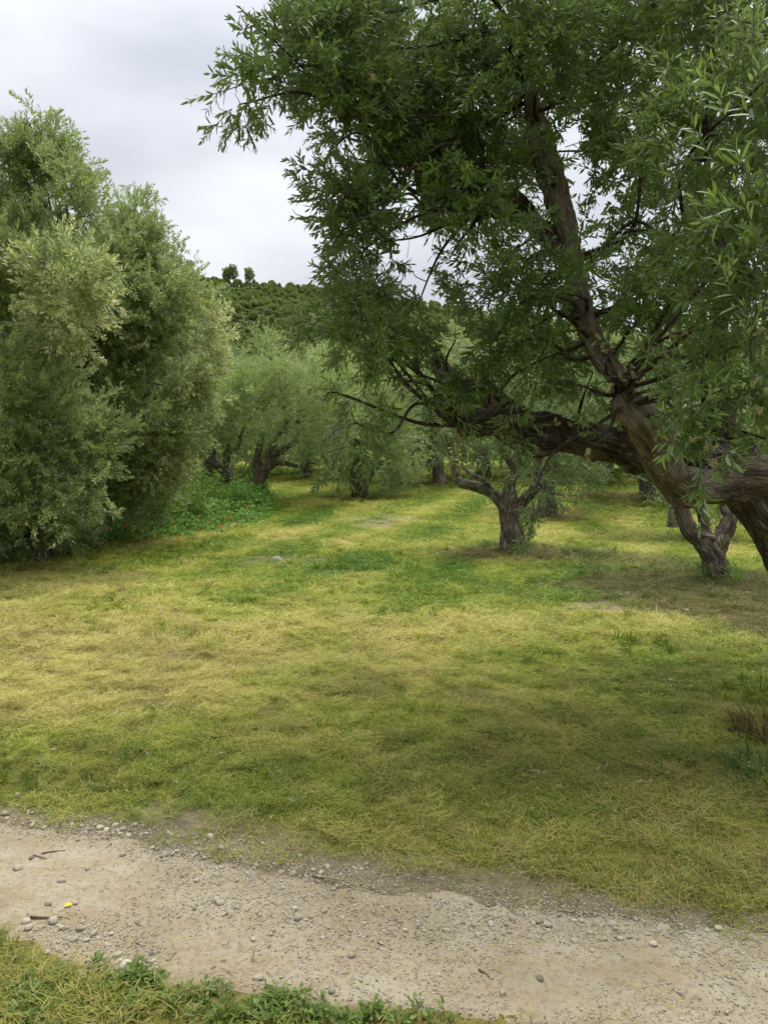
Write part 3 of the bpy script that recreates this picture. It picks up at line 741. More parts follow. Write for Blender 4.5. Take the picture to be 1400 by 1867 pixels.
B = dict
near_blobs = blobs_px([
 # upper left outline
 (540, 20, 4.3, 80, 60), (515, 105, 4.2, 45, 50, B(up=-.25, dens=.8)), (475, 150, 4.1, 34, 40, B(up=-.6, dens=1.1)), (438, 190, 4.1, 20, 30, B(up=-.8, dens=1.3, gate=.5)), (465, 40, 4.2, 30, 50, B(dens=.55)),
 (620, 150, 4.4, 70, 110), (600, 275, 4.2, 32, 55, B(up=-.6, dens=.9)), (660, 90, 4.7, 120, 120, B(dens=.78)), (650, 290, 4.5, 70, 95, B(up=.1)), (645, 400, 4.4, 50, 75, B(up=-.1, dens=1.2)), (630, 350, 4.4, 30, 45, B(up=-.3, dens=.8)), (655, 480, 4.5, 50, 50, B(dens=1.1)),
 (720, 220, 5.1, 130, 130), (800, 90, 4.9, 140, 120, B(dens=.78)), (700, 440, 4.7, 75, 90, B(up=.0)), (770, 380, 5.1, 105, 110), (860, 240, 5.3, 120, 130),
 (680, 560, 4.5, 75, 60, B(up=.1)), (625, 540, 4.3, 35, 30, B(up=.2, dens=.6)), (618, 610, 4.3, 46, 70, B(up=-.5, dens=.8)), (675, 660, 4.4, 44, 75, B(up=-.5, dens=.7)), (645, 770, 4.3, 22, 60, B(up=-.9, dens=.7)), (590, 730, 4.3, 20, 50, B(up=-.9, dens=.6)), (735, 700, 4.6, 26, 50, B(up=-.8, dens=.5)),
 (760, 560, 4.9, 95, 80), (700, 620, 4.8, 60, 50, B(dens=.9)), (820, 470, 5.1, 75, 75, B(dens=.8)), (830, 620, 4.6, 70, 50, B(up=.0)), (755, 640, 4.6, 45, 60, B(up=-.6, dens=.7)), (800, 735, 4.7, 24, 60, B(up=-.8, dens=.6)),
 # upper middle, front of the limbs sparse
 (930, 60, 4.5, 110, 90, B(dens=.78)), (1000, -60, 5.0, 170, 90, B(dens=.78)), (900, 160, 5.4, 100, 90, B(dens=.78)), (1080, 110, 5.1, 130, 110, B(dens=.78)), (1130, 230, 5.4, 110, 90), (1050, 220, 5.9, 100, 90),
 (1045, 520, 4.4, 45, 45, B(dens=.9)), (1085, 610, 4.3, 45, 40, B(dens=.9)), (1130, 690, 4.15, 40, 32, B(dens=.8, up=.1)), (1000, 300, 4.6, 50, 40, B(dens=.5)), (850, 340, 4.6, 70, 60, B(dens=.8)), (975, 170, 4.5, 60, 70, B(dens=.9)), (960, 60, 4.4, 60, 60, B(dens=.78)), (940, 470, 4.4, 60, 60, B(dens=.7)), (940, 560, 4.5, 80, 55, B(up=-.1)), (1010, 540, 4.2, 60, 60, B(dens=.55)), (870, 550, 4.9, 60, 60, B(dens=.8)), (900, 640, 4.6, 55, 45, B(up=-.4, dens=.8)),
 (1130, 330, 5.8, 90, 60, B(dens=.5)), (1120, 490, 5.6, 80, 80, B(dens=.55)), (1110, 570, 4.7, 60, 50, B(up=.1)), (1000, 620, 5.4, 70, 60, B(dens=.8)), (900, 510, 5.6, 80, 70, B(dens=.8)), (960, 600, 4.9, 60, 45, B(up=0)), (870, 440, 4.8, 55, 50, B(dens=.8)), (1080, 680, 5.3, 55, 45, B(dens=.8, up=0)),
 # right side
 (1210, 70, 4.4, 110, 110, B(dens=.78)), (1330, 30, 4.0, 110, 110, B(dens=.78)), (1390, 150, 3.3, 90, 100, B(dens=.78)), (1290, 230, 3.6, 90, 95), (1385, 330, 3.2, 90, 95), (1270, 370, 4.0, 85, 70, B(dens=.9)), (1190, 420, 4.6, 60, 60, B(dens=.5)),
 (1360, 480, 3.4, 90, 85), (1220, 520, 4.6, 85, 80), (1290, 600, 3.9, 85, 75), (1160, 590, 4.4, 65, 60), (1385, 610, 3.3, 75, 80),
 (1110, 640, 4.2, 60, 45, B(up=-.1)), (1190, 660, 4.0, 60, 40, B(up=-.1, dens=.9)), (1270, 700, 3.5, 60, 50, B(up=-.1)), (1370, 700, 3.3, 55, 60, B(up=-.1)), (1280, 790, 3.4, 22, 45, B(up=-.4, dens=.9)),
 (1050, 700, 4.2, 40, 30, B(up=-.3, dens=.7)), (980, 660, 4.5, 35, 45, B(up=-.6, dens=.7)), (945, 750, 4.6, 18, 45, B(up=-.9, dens=.7)), (1100, 800, 4.1, 20, 22, B(up=-.2, dens=.6)), (975, 890, 4.4, 16, 62, B(up=-1.0, dens=.55)),
 (870, 700, 4.7, 26, 28, B(up=-.2, dens=.7)), (1395, 800, 3.3, 22, 50, B(up=-.6, dens=.7)),
 # deeper layers
 (700, 20, 6.2, 140, 120, B(dens=.55)), (900, 20, 6.6, 160, 110, B(dens=.55)), (1150, 40, 6.4, 170, 130, B(dens=.55)), (1350, 150, 6.0, 140, 130, B(dens=.55)), (1230, 250, 6.4, 120, 90, B(dens=.5)), (1380, 380, 5.9, 120, 130, B(dens=.55)),
 (760, 300, 6.2, 120, 100, B(dens=.5)), (860, 380, 6.4, 80, 60, B(dens=.5)), (1340, 560, 5.8, 100, 100, B(dens=.55)), (1250, 640, 5.8, 70, 60, B(dens=.55)), (1380, 720, 6.0, 90, 80, B(dens=.55)), (620, 60, 5.6, 90, 90, B(dens=.55)), (940, 330, 6.6, 80, 60, B(dens=.55)), (1180, 520, 6.2, 80, 80, B(dens=.55)),
 # beyond the frame: the same crown goes on
 (600, -120, 4.8, 160, 110, B(dens=.7)), (850, -160, 5.2, 180, 120, B(dens=.7)), (1150, -140, 5.2, 180, 130, B(dens=.7)), (1400, -100, 4.6, 160, 120, B(dens=.7)), (1540, 50, 4.4, 140, 140, B(dens=.6)),
 (1570, 300, 4.4, 140, 150, B(dens=.6)), (1600, 560, 4.6, 150, 150, B(dens=.6)), (1650, 780, 4.8, 120, 120, B(dens=.5)), (1480, 480, 3.9, 80, 120, B(dens=.7)), (1490, 180, 3.8, 80, 120, B(dens=.7)),
])
rn = np.random.default_rng(11)
g = Geo()
P, D, Bl = scatter(near_blobs, NEAR_DENS, rn, up=.35, gate=.45, gf=3.2, seed=4)
pxx = CX + P[:, 0] / P[:, 1] * F; inview = (pxx < 1440) & (P[:, 2] < CAMZ + P[:, 1] * .62)
cl_ = (P[:, 1] < 5.3) & inview
crown_geo(g, P[cl_], D[cl_], Bl[cl_], T_NEAR, rn, lod=0, droop=.12, stems=True, scale=(.75, 1.2))
crown_geo(g, P[~cl_], D[~cl_], Bl[~cl_], T_NEAR, rn, lod=1, droop=.25, stems=False, scale=(.85, 1.2))
# thin branches feed every clump
brs = []
for b in near_blobs:
    br = branch_to(limbs, b['c'], .015, rn)
    me_b, c, r = tube(br, M_bark, 'near_branch', sides=7, step=.06, rough=.15, ridges=3, seed=int(rn.integers(999)))
    brs.append((c, r)); attach('branch', me_b, near)
    for _ in range(3):
        tgt = b['c'] + unit(rn.normal(size=3)) * b['r'] * .8
        q = branch_to([(c[len(c) // 3:], r[len(c) // 3:])], tgt, .008, rn, .002, .08)
        S = catmull(q, 8); v, ff = prism(S[:, :3], S[:, 3], 5); g.add(v, [ff], 1)
# inflorescences: pale yellow bud panicles
def panicle(rng, n=26, L_=.045):
    """stem and small buds"""
    V = []; Fq = []; o = 0; VB = []; 
    pos = []
    for i in range(n):
        t = (i + 1) / n; q = i * 2.4; rad = .013 * (1 - .6 * t) * rng.uniform(.6, 1.2)
        pos.append((math.cos(q) * rad, math.sin(q) * rad, L_ * t))
    return np.array(pos)
OCT = np.array([(1, 0, 0), (-1, 0, 0), (0, 1, 0), (0, -1, 0), (0, 0, 1), (0, 0, -1)], float)
OCF = np.array([(0, 2, 4), (2, 1, 4), (1, 3, 4), (3, 0, 4), (2, 0, 5), (1, 2, 5), (3, 1, 5), (0, 3, 5)])
M_bud = flat_mat('olive_flower_buds', (.52, .50, .20), .6, .2)
def panicle_mesh(rng):
    pos = panicle(rng); g2 = Geo(); n = len(pos)
    V = (pos[:, None] + OCT[None] * rng.uniform(.0022, .0034, n)[:, None, None]).reshape(-1, 3)
    g2.add(V, [(OCF[None] + (np.arange(n) * 6)[:, None, None]).reshape(-1, 3)], 0)
    v, ff = prism([(0, 0, 0), (0, 0, .025), (0, 0, .045)], .0012, 3); g2.add(v, [ff], 1)
    return g2.mesh('flower_panicle', [M_bud, M_twig])
PAN = [panicle_mesh(rn) for _ in range(4)]
fl = [(1115, 702, 4.0), (1128, 690, 4.0), (1142, 672, 4.0), (1160, 695, 4.0), (1275, 702, 3.4), (1285, 722, 3.4), (1262, 715, 3.4), (1385, 700, 3.1), (1372, 690, 3.1), (1395, 715, 3.1),
      (1378, 760, 3.1), (1390, 752, 3.1), (1398, 775, 3.1), (1290, 825, 3.15), (1300, 838, 3.15), (1268, 800, 3.15), (1282, 790, 3.15), (1075, 845, 4.0), (1068, 832, 4.0), (1030, 762, 4.2), (1045, 755, 4.2), (1018, 765, 4.2),
      (850, 682, 4.5), (862, 690, 4.5), (800, 778, 4.6), (794, 790, 4.6), (905, 602, 4.4), (782, 602, 4.6), (792, 610, 4.6), (1212, 650, 3.9), (1225, 655, 3.9), (1240, 610, 3.8), (1310, 610, 3.5), (1325, 600, 3.5), (1390, 600, 3.1),
      (1180, 640, 3.9), (1100, 640, 4.0), (1090, 615, 4.1), (1345, 672, 3.3), (1270, 660, 3.5), (1240, 640, 3.7), (1050, 100, 4.2), (680, 140, 4.0), (700, 155, 4.0)]
for k, (px, py, d) in enumerate(fl):
    for j in range(2):
        o = obj('flower_cluster', PAN[(k + j) % 4], near)
        p = W(px + rn.uniform(-9, 9), py + rn.uniform(-9, 9), d + rn.uniform(-.05, .05))
        o.location = Vector(p) - near.location
        o.rotation_euler = (rn.uniform(.2, 2.6), rn.uniform(-.5, .5), rn.uniform(0, 6.3)); s_ = rn.uniform(.6, 1.0); o.scale = (s_,) * 3
# dead hanging bark strips and dry twigs from the stub
M_dry = flat_mat('dry_bast', (.28, .17, .09), .8, .2)
for k, (x0, y0, x1, y1, d) in enumerate(((880, 690, 868, 745, 5.2), (872, 690, 838, 760, 5.15), (885, 700, 890, 760, 5.2), (826, 770, 822, 870, 4.95), (832, 780, 828, 845, 4.95), (838, 775, 852, 850, 4.95), (820, 800, 826, 880, 4.95), (876, 800, 884, 845, 5.0))):
    a = W(x0, y0, d); b = W(x1, y1, d - .08); m_ = (a + b) / 2 + rn.normal(0, .02, 3)
    v, ff = prism(catmull([a, m_, b], 9), .0045, 4); g2 = Geo(); g2.add(v, [ff], 0)
    attach('hanging_strip', g2.mesh('dry_strip', [M_dry]), near)
crown = attach('crown', g.mesh('near_crown', [M_leaf_near, M_twig]), near, kind='stuff')

# the 300 leaves that show largest: separate leaves on the shoots closest to the camera
lm = {}
def single_leaf(k):
    r = np.random.default_rng(k); g2 = Geo()
    V, f, v, b = leaf_geo(np.zeros((1, 3)), np.array([[0, 0, 1.]]), np.array([[0, 1., 0]]), np.array([.066]), np.array([.0155]), np.array([.15 + .2 * (k % 5)]), np.zeros(1), 0)
    g2.add(V, f, 0, v, b); return g2.mesh('olive_leaf', [M_leaf_near])
LM = [single_leaf(k) for k in range(5)]
cnt = 0
spots = [(1330, 250, 2.9), (1375, 215, 2.8), (1300, 300, 3.0), (1365, 330, 2.8), (1340, 420, 2.9), (1240, 330, 3.3), (1395, 460, 2.8), (1350, 560, 3.0), (1265, 760, 3.0), (1300, 800, 3.0), (1235, 780, 3.1), (1285, 850, 3.0), (1370, 690, 2.95), (1225, 160, 3.4)]
for (px, py, d) in spots:
    t = T_NEAR[cnt % 12]; R = frames(np.array([[rn.normal(-.3, .3), -.35, rn.choice([.9, .6, -.7 if py > 700 else .8])]]), rn)[0]
    c = W(px, py, d); q = rn.permutation(len(t['P']))
    q = q[:22]
    # a stem to carry them
    sv_, sf = stem_mesh(t); g2 = Geo(); g2.add(sv_ @ R.T + c, [sf], 0); attach('twig', g2.mesh('near_twig', [M_twig]), near)
    for i in q:
        if cnt >= 300: break
        a = R @ t['A'][i]; nn = R @ t['N'][i]; a = a / np.linalg.norm(a); s_ = np.cross(nn, a); s_ /= np.linalg.norm(s_); nn = np.cross(a, s_)
        o = obj('leaf', LM[rn.integers(5)], near)
        M = Matrix(((s_[0], nn[0], a[0], 0), (s_[1], nn[1], a[1], 0), (s_[2], nn[2], a[2], 0), (0, 0, 0, 1)))
        o.matrix_local = Matrix.Translation(Vector(c + R @ t['P'][i]) - near.location) @ M @ Matrix.Scale(t['L'][i] / .058, 4)
        cnt += 1

# ---- generic builder for the other olives
def olive(name, label, base, trunk_paths, blobs, templates, dens, m_leaf, seed, lod=1, group=None, bark=M_bark_far, lscale=1.0, up=.5, gate=.4, gf=1.6, sides=20, feed=.03, rough=.26, droop=0., stems=False, part_label=None):
    t = tag(empty(name, base), label, 'tree', group); r = np.random.default_rng(seed); ls = []
    for k, p in enumerate(trunk_paths):
        p = [list(q[:3]) + [q[3] * .84] for q in p]
        me, c, rr = tube(p, bark, 'olive_wood', sides=sides, step=.04, rough=rough, ridges=6, seed=seed + k, knots=3)
        ls.append((c, rr)); attach('trunk' if k == 0 else 'limb', me, t)
    g = Geo()
    P, D, Bl = scatter(blobs, dens, r, up=up, gate=gate, gf=gf, seed=seed)
    crown_geo(g, P, D, Bl, templates, r, lod=lod, lscale=lscale, droop=droop, stems=stems)
    for b in blobs:
        q = branch_to(ls, b['c'], feed, r, .006); S = catmull(q, 9); v, ff = prism(S[:, :3], S[:, 3], 5); g.add(v, [ff], 1)
    attach('crown', g.mesh('olive_crown', [m_leaf, bark if not stems else M_twig]), t)
    return t

def ground_base(px, d):
    p = W(px, 900, d); p[2] = float(gz(p[0], p[1])); return p

# left foreground olives, crowns down to the ground
bs = ground_base(40, 12.0)
olive('olive_tree', 'tall silvery olive at the left edge with upright plumes of foliage', bs,
      [[list(bs + [0, 0, -.1]) + [.32], list(W(60, 900, 12.4)) + [.22], list(W(70, 760, 12.4)) + [.16], list(W(90, 640, 12.4)) + [.12]],
       [list(W(70, 780, 11.8)) + [.15], list(W(20, 640, 12)) + [.1], list(W(0, 480, 12)) + [.06]],
       [list(W(85, 680, 12.2)) + [.10], list(W(130, 590, 12)) + [.07], list(W(120, 430, 11.6)) + [.04]]],
      blobs_px([(95, 285, 11.6, 30, 55, B(up=1.4, dens=.7)), (105, 360, 11.4, 50, 65, B(up=1.0)), (60, 330, 11.5, 45, 55, B(up=1.0)), (15, 320, 11.6, 50, 58, B(up=1.1)), (45, 300, 11.4, 32, 40, B(up=1.1, gate=.6, dens=.8)), (0, 310, 11.3, 40, 50, B(up=1, gate=.4, dens=.9)), (15, 385, 11.2, 50, 50, B(up=.8, gate=.5)), (60, 370, 11.2, 85, 80, B(up=.8)), (-40, 350, 11.6, 70, 100), (150, 430, 11.0, 32, 50, B(up=.6)),
                (30, 470, 10.8, 80, 70, B(up=.6)), (125, 510, 10.2, 60, 55, B(bloom=.32, up=.3)), (135, 570, 10.1, 48, 42, B(bloom=.6, up=-.1)), (30, 570, 10.8, 60, 60, B(dens=.8)), (-50, 560, 11.2, 70, 80),
                (60, 470, 12.9, 80, 110, B(dens=.6)), (20, 700, 11.9, 60, 60, B(dens=.9, up=0)), (-20, 800, 11.2, 60, 90, B(up=-.3)), (100, 700, 12.6, 80, 70, B(dens=.7))]),
      T_LEFT, LEFT_DENS, M_leaf_left, 21, up=.4, gate=.40, gf=1.6, lscale=1.28, sides=20)
bs = ground_base(265, 14.5)
olive('olive_tree', 'broad olive with cream blossom on its right flank, right of the left edge tree', bs,
      [[list(bs + [0, 0, -.1]) + [.3], list(W(265, 880, 14.4)) + [.2], list(W(250, 740, 14.4)) + [.12], list(W(250, 600, 14.4)) + [.07]],
       [list(W(255, 760, 14.3)) + [.08], list(W(280, 690, 14.5)) + [.05], list(W(290, 620, 14.4)) + [.03]]],
      blobs_px([(238, 400, 13.8, 26, 45, B(up=1.3, dens=.8)), (203, 480, 13.8, 28, 50, B(up=.9)), (250, 470, 13.5, 50, 50, B(up=.9)), (235, 440, 13.4, 36, 44, B(up=1.0)), (280, 620, 12.7, 50, 50, B(up=.2)), (180, 620, 12.4, 50, 60, B(up=.2)), (285, 510, 13.5, 34, 38, B(up=.9)), (318, 490, 13.2, 14, 18, B(up=.6, dens=.7)), (220, 510, 13, 55, 60), (290, 560, 12.9, 60, 60, B(up=.5)),
                (338, 575, 13.2, 44, 44, B(up=.5, bloom=.25)), (366, 605, 13, 34, 40, B(bloom=.6, up=.2, gate=.7)), (190, 560, 12.2, 45, 60, B(up=.4, gate=.6)), (185, 490, 12.4, 36, 45, B(up=.7, gate=.6)), (345, 700, 12.9, 34, 50, B(bloom=.3, up=0)), (330, 650, 12.8, 48, 40, B(bloom=.6, up=0)), (240, 620, 12.8, 65, 60, B(dens=1)), (290, 690, 12.8, 60, 50, B(bloom=.15, up=0)),
                (200, 720, 12.6, 65, 60, B(bloom=.06, up=0)), (270, 780, 12.6, 70, 55, B(bloom=.1, up=-.1)), (300, 800, 12.7, 38, 55, B(bloom=.35, up=-.3)), (300, 850, 12.7, 30, 28, B(bloom=.6, up=-.3)), (195, 810, 12.4, 60, 50, B(bloom=.15, up=-.1)), (250, 850, 12.6, 48, 28, B(up=-.1, bloom=.15)), (268, 895, 13.2, 42, 32, B(up=-.2, gate=.5)), (215, 895, 12.9, 40, 32, B(up=-.2, gate=.6)),
                (260, 560, 15, 70, 80, B(dens=.6)), (270, 720, 15, 90, 110, B(dens=.6))]),
      T_LEFT, LEFT_DENS, M_leaf_left, 22, up=.3, gate=.42, gf=1.6, lscale=1.28, sides=20)
bs = ground_base(70, 10.8)
olive('olive_tree', 'low bushy olive filling the bottom left corner of the grove, under the tall plumed crown', bs,
      [[list(bs + [0, 0, -.1]) + [.14], list(W(75, 900, 10.9)) + [.1], list(W(70, 800, 10.9)) + [.06]]],
      blobs_px([(20, 660, 10.2, 40, 40, B(dens=.8)), (90, 730, 10.1, 38, 55, B(up=.5)), (30, 760, 10.3, 55, 55), (90, 820, 10.2, 60, 55, B(bloom=.06, up=0)), (20, 860, 10.2, 60, 50, B(bloom=.05, up=0)), (130, 890, 10.4, 50, 45, B(up=-.1, bloom=.08)), (50, 930, 10.2, 70, 38, B(up=-.1, bloom=.08)), (40, 965, 10.9, 60, 24, B(up=0)), (300 - 200, 975, 11.2, 50, 20, B(up=0)), (0, 950, 11.4, 60, 32, B(up=0)), (90, 955, 11.5, 50, 28, B(up=0)), (125, 935, 11.8, 30, 30, B(up=0)), (-50, 900, 10.5, 70, 80), (165, 800, 11, 40, 60)]),
      T_LEFT, LEFT_DENS, M_leaf_left, 23, up=.25, gate=.38, gf=1.8, lscale=1.28)

# pair of olives with bare forked trunks in the nasturtium bed
def px_path(l): return [list(W(x, y, d)) + [r] for x, y, d, r in l]
b3 = G(428, 918)
d3 = b3[1]
olive('olive_tree', 'olive with many forked stems in the nasturtium bed, left one of the leaning pair', b3,
      [px_path([(425, 930, d3, .20), (428, 895, d3, .17), (420, 870, d3, .17), (398, 848, d3, .14), (375, 830, d3, .11), (358, 800, d3, .08), (350, 760, d3, .05)]),
       px_path([(412, 865, d3, .10), (412, 835, d3, .10), (415, 815, d3, .08), (400, 790, d3, .07), (380, 770, d3, .05), (365, 745, d3, .03)]),
       px_path([(412, 850, d3, .05), (418, 825, d3, .06), (435, 815, d3 - .1, .05), (440, 790, d3, .03)]),
       px_path([(390, 840, d3, .07), (390, 805, d3 + .1, .06), (385, 770, d3 + .1, .04)]),
       px_path([(425, 925, d3 - .1, .09), (412, 895, d3 - .15, .08), (408, 870, d3, .06)])],
      blobs_px([(350, 730, d3, 38, 50), (395, 690, d3, 50, 48), (430, 705, d3, 40, 38), (400, 750, d3 - .4, 48, 42, B(up=.1)), (455, 730, d3 - .4, 55, 55, B(up=.2)), (500, 720, d3 - .2, 42, 50), (430, 790, d3 - .6, 42, 25, B(up=-.4, dens=.7)), (480, 780, d3 - .5, 40, 35, B(up=-.4)), (345, 690, d3 + 1, 36, 36), (430, 730, d3 + 1.5, 80, 55)]),
      T_MID, MID_DENS, M_leaf_mid, 31, gate=.38, sides=18)
b4 = G(455, 920); d4 = b4[1] + .2
olive('olive_tree', 'olive in the nasturtium bed with a long bare elbowed limb pointing right', b4,
      [px_path([(448, 930, d4, .24), (462, 890, d4, .21), (478, 865, d4, .19), (488, 850, d4, .15)]),
       px_path([(480, 865, d4, .12), (497, 845, d4, .12), (520, 845, d4, .07), (545, 850, d4 - .1, .06), (558, 852, d4 - .1, .065), (562, 835, d4 - .1, .05), (564, 822, d4 - .1, .035)]),
       px_path([(487, 855, d4, .13), (492, 830, d4, .13), (498, 808, d4, .12), (512, 785, d4, .07), (528, 765, d4, .04)]),
       px_path([(492, 840, d4, .1), (515, 818, d4, .11), (535, 808, d4, .08), (545, 790, d4, .05)]),
       px_path([(470, 870, d4, .12), (468, 840, d4, .11), (480, 790, d4, .06)])],
      blobs_px([(478, 665, d4 + 1, 34, 36, B(up=.9)), (480, 632, d4 + 1, 15, 18, B(up=1)), (535, 665, d4 + .8, 40, 30, B(up=.9, bloom=.2)), (500, 705, d4 + .5, 50, 42), (560, 700, d4, 50, 50, B(bloom=.06)), (590, 760, d4 - .2, 48, 50, B(up=.1)), (540, 780, d4 - .4, 50, 38, B(up=-.1)), (605, 810, d4 - .3, 45, 38, B(up=-.5)), (615, 700, d4 + .6, 40, 60), (520, 755, d4 + 1.5, 80, 60), (590, 850, d4 - .3, 22, 28, B(up=-.9, dens=.5))]),
      T_MID, MID_DENS, M_leaf_mid, 32, gate=.38, sides=18)
b5 = G(652, 908); d5 = b5[1]
olive('olive_tree', 'pale olive with a short split trunk alone on the lawn, drooping grey-green skirt', b5,
      [px_path([(655, 915, d5, .26), (652, 890, d5, .21), (648, 868, d5, .18), (655, 845, d5, .15), (650, 800, d5, .1)]),
       px_path([(664, 912, d5, .16), (666, 885, d5 - .05, .12), (676, 865, d5, .09), (700, 840, d5, .06)]),
       px_path([(652, 850, d5, .08), (665, 830, d5 - .1, .05), (690, 800, d5, .04)])],
      blobs_px([(650, 790, d5, 50, 45, B(up=0)), (700, 780, d5, 50, 60), (735, 830, d5 - .2, 34, 50, B(up=-.7)), (690, 850, d5 - .5, 40, 30, B(up=-.7, dens=.8)), (640, 720, d5 + .4, 60, 50), (710, 710, d5 + .6, 60, 45), (615, 850, d5 - .2, 25, 35, B(up=-.9, dens=.6)), (670, 760, d5 + 1.4, 80, 60)]),
      T_MID, MID_DENS, M_leaf_mid, 33, gate=.36, sides=18)
b6 = G(935, 1006); d6 = b6[1]
olive('olive_tree', 'small olive with a fluted trunk opening into three bare arms, in mid-lawn', b6,
      [px_path([(936, 1020, d6, .34), (935, 995, d6, .25), (932, 965, d6, .185), (928, 930, d6, .18), (928, 905, d6, .15), (930, 880, d6, .10), (938, 855, d6, .09), (920, 825, d6, .075), (905, 790, d6, .05)]),
       px_path([(930, 940, d6, .11), (915, 915, d6, .12), (890, 895, d6, .10), (860, 885, d6, .085), (838, 880, d6, .08), (830, 862, d6, .065), (826, 845, d6, .04)]),
       px_path([(935, 940, d6, .10), (950, 918, d6, .10), (972, 895, d6 - .1, .095), (984, 878, d6 - .1, .09), (980, 855, d6, .06), (990, 810, d6, .04)]),
       px_path([(900, 898, d6, .05), (880, 875, d6 - .1, .045), (855, 862, d6 - .1, .035), (840, 845, d6 - .1, .02)]),
       px_path([(944, 1015, d6 - .1, .14), (950, 985, d6 - .05, .10), (945, 955, d6, .08)]),
       px_path([(925, 1015, d6 - .05, .12), (924, 980, d6 - .05, .09), (926, 945, d6, .06)])],
      blobs_px([(860, 820, d6 - .1, 42, 40, B(up=0)), (905, 830, d6 - .3, 34, 34, B(up=-.1)), (840, 845, d6 - .2, 26, 24, B(up=-.4, dens=.7)), (955, 830, d6, 30, 40, B(up=-.1, dens=.7)), (975, 850, d6 - .4, 18, 30, B(up=-.6, dens=.7)), (870, 740, d6 + .3, 75, 55), (960, 740, d6 + .3, 75, 60), (920, 660, d6 + .3, 80, 55), (1010, 790, d6 + .2, 40, 45), (800, 790, d6 + .2, 36, 55, B(up=-.3)), (945, 890, d6 - .2, 14, 22, B(up=-.6, dens=.5))]),
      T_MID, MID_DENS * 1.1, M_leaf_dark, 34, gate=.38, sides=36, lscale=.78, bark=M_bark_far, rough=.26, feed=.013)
b7 = G(998, 940); d7 = b7[1]
olive('olive_tree', 'dark-leaved olive with a single upright trunk behind the small three-armed one', b7,
      [px_path([(998, 948, d7, .36), (998, 925, d7, .28), (997, 900, d7, .22), (1000, 870, d7, .2), (1010, 830, d7, .13), (1030, 760, d7, .08)]),
       px_path([(999, 885, d7, .12), (985, 860, d7, .1), (970, 800, d7, .06)])],
      blobs_px([(1020, 850, d7 - .5, 45, 38, B(up=-.1)), (1060, 860, d7 - .3, 32, 34, B(up=-.3)), (1030, 905, d7 - .6, 24, 22, B(up=-.8, dens=.6)), (970, 850, d7 - .2, 26, 30, B(up=-.2)), (1040, 780, d7, 70, 55), (970, 770, d7 + .3, 60, 50), (1010, 710, d7 + .3, 80, 50)]),
      T_MID, MID_DENS, M_leaf_dark, 35, gate=.36, sides=20, lscale=.85)
b9 = G(1304, 1056); d9 = b9[1]
olive('olive_tree', 'olive whose trunk splits low into a V, under the bent limb of the large tree', b9,
      [px_path([(1305, 1072, d9, 0.218), (1303, 1040, d9, 0.181), (1298, 1010, d9, 0.164), (1280, 985, d9, 0.142), (1255, 962, d9, 0.126), (1242, 930, d9, 0.099), (1232, 895, d9, 0.082), (1215, 850, d9, 0.055), (1205, 800, d9, 0.033)]),
       px_path([(1300, 1015, d9, 0.131), (1312, 985, d9, 0.120), (1325, 960, d9, 0.109), (1332, 940, d9, 0.092), (1318, 922, d9 + .1, 0.065), (1322, 880, d9 + .1, 0.044), (1330, 800, d9 + .1, 0.033)]),
       px_path([(1298, 985, d9, 0.065), (1286, 968, d9, 0.072), (1280, 940, d9, 0.060), (1270, 910, d9, 0.055), (1275, 880, d9, 0.044), (1280, 820, d9, 0.033)]),
       px_path([(1300, 983, d9 - .1, 0.055), (1275, 975, d9 - .12, 0.044), (1262, 968, d9 - .1, 0.033)]),
       px_path([(1318, 1070, d9 - .1, 0.099), (1312, 1035, d9 - .08, 0.077), (1304, 1005, d9 - .05, 0.055)])],
      blobs_px([(1225, 800, d9 + .3, 45, 45), (1320, 800, d9 + .5, 60, 50), (1270, 720, d9 + .6, 80, 55), (1390, 780, d9 + .6, 60, 60), (1330, 935, d9 - .1, 12, 14, B(dens=.8)), (1270, 890, d9 + .2, 30, 24, B(up=-.4, dens=.6)), (1345, 990, d9, 8, 10), (1330, 1030, d9 - .2, 10, 12, B(up=.3)), (1240, 985, d9, 8, 12, B(dens=.6)), (1410, 870, d9 + .8, 40, 40, B(dens=.6))]),
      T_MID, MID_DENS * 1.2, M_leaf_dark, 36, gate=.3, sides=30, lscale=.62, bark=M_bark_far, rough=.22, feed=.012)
b10 = ground_base(1225, 14.5)
olive('olive_tree', 'dark glossy low-hanging olive crown seen under the bent limb, left of the V trunk', b10,
      [px_path([(1228, 960, 14.5, .16), (1228, 935, 14.5, .13), (1240, 900, 14.5, .1), (1260, 860, 14.5, .06)])],
      blobs_px([(1205, 900, 14.3, 24, 26, B(up=-.3)), (1235, 925, 14.2, 14, 22, B(up=-.5)), (1260, 880, 14.5, 40, 40, B(up=-.1)), (1310, 900, 14.6, 45, 40, B(up=-.2)), (1260, 800, 14.8, 70, 60), (1360, 840, 15, 60, 60)]),
      T_MID, MID_DENS, M_leaf_dark, 37, gate=.35, sides=14, lscale=.8)

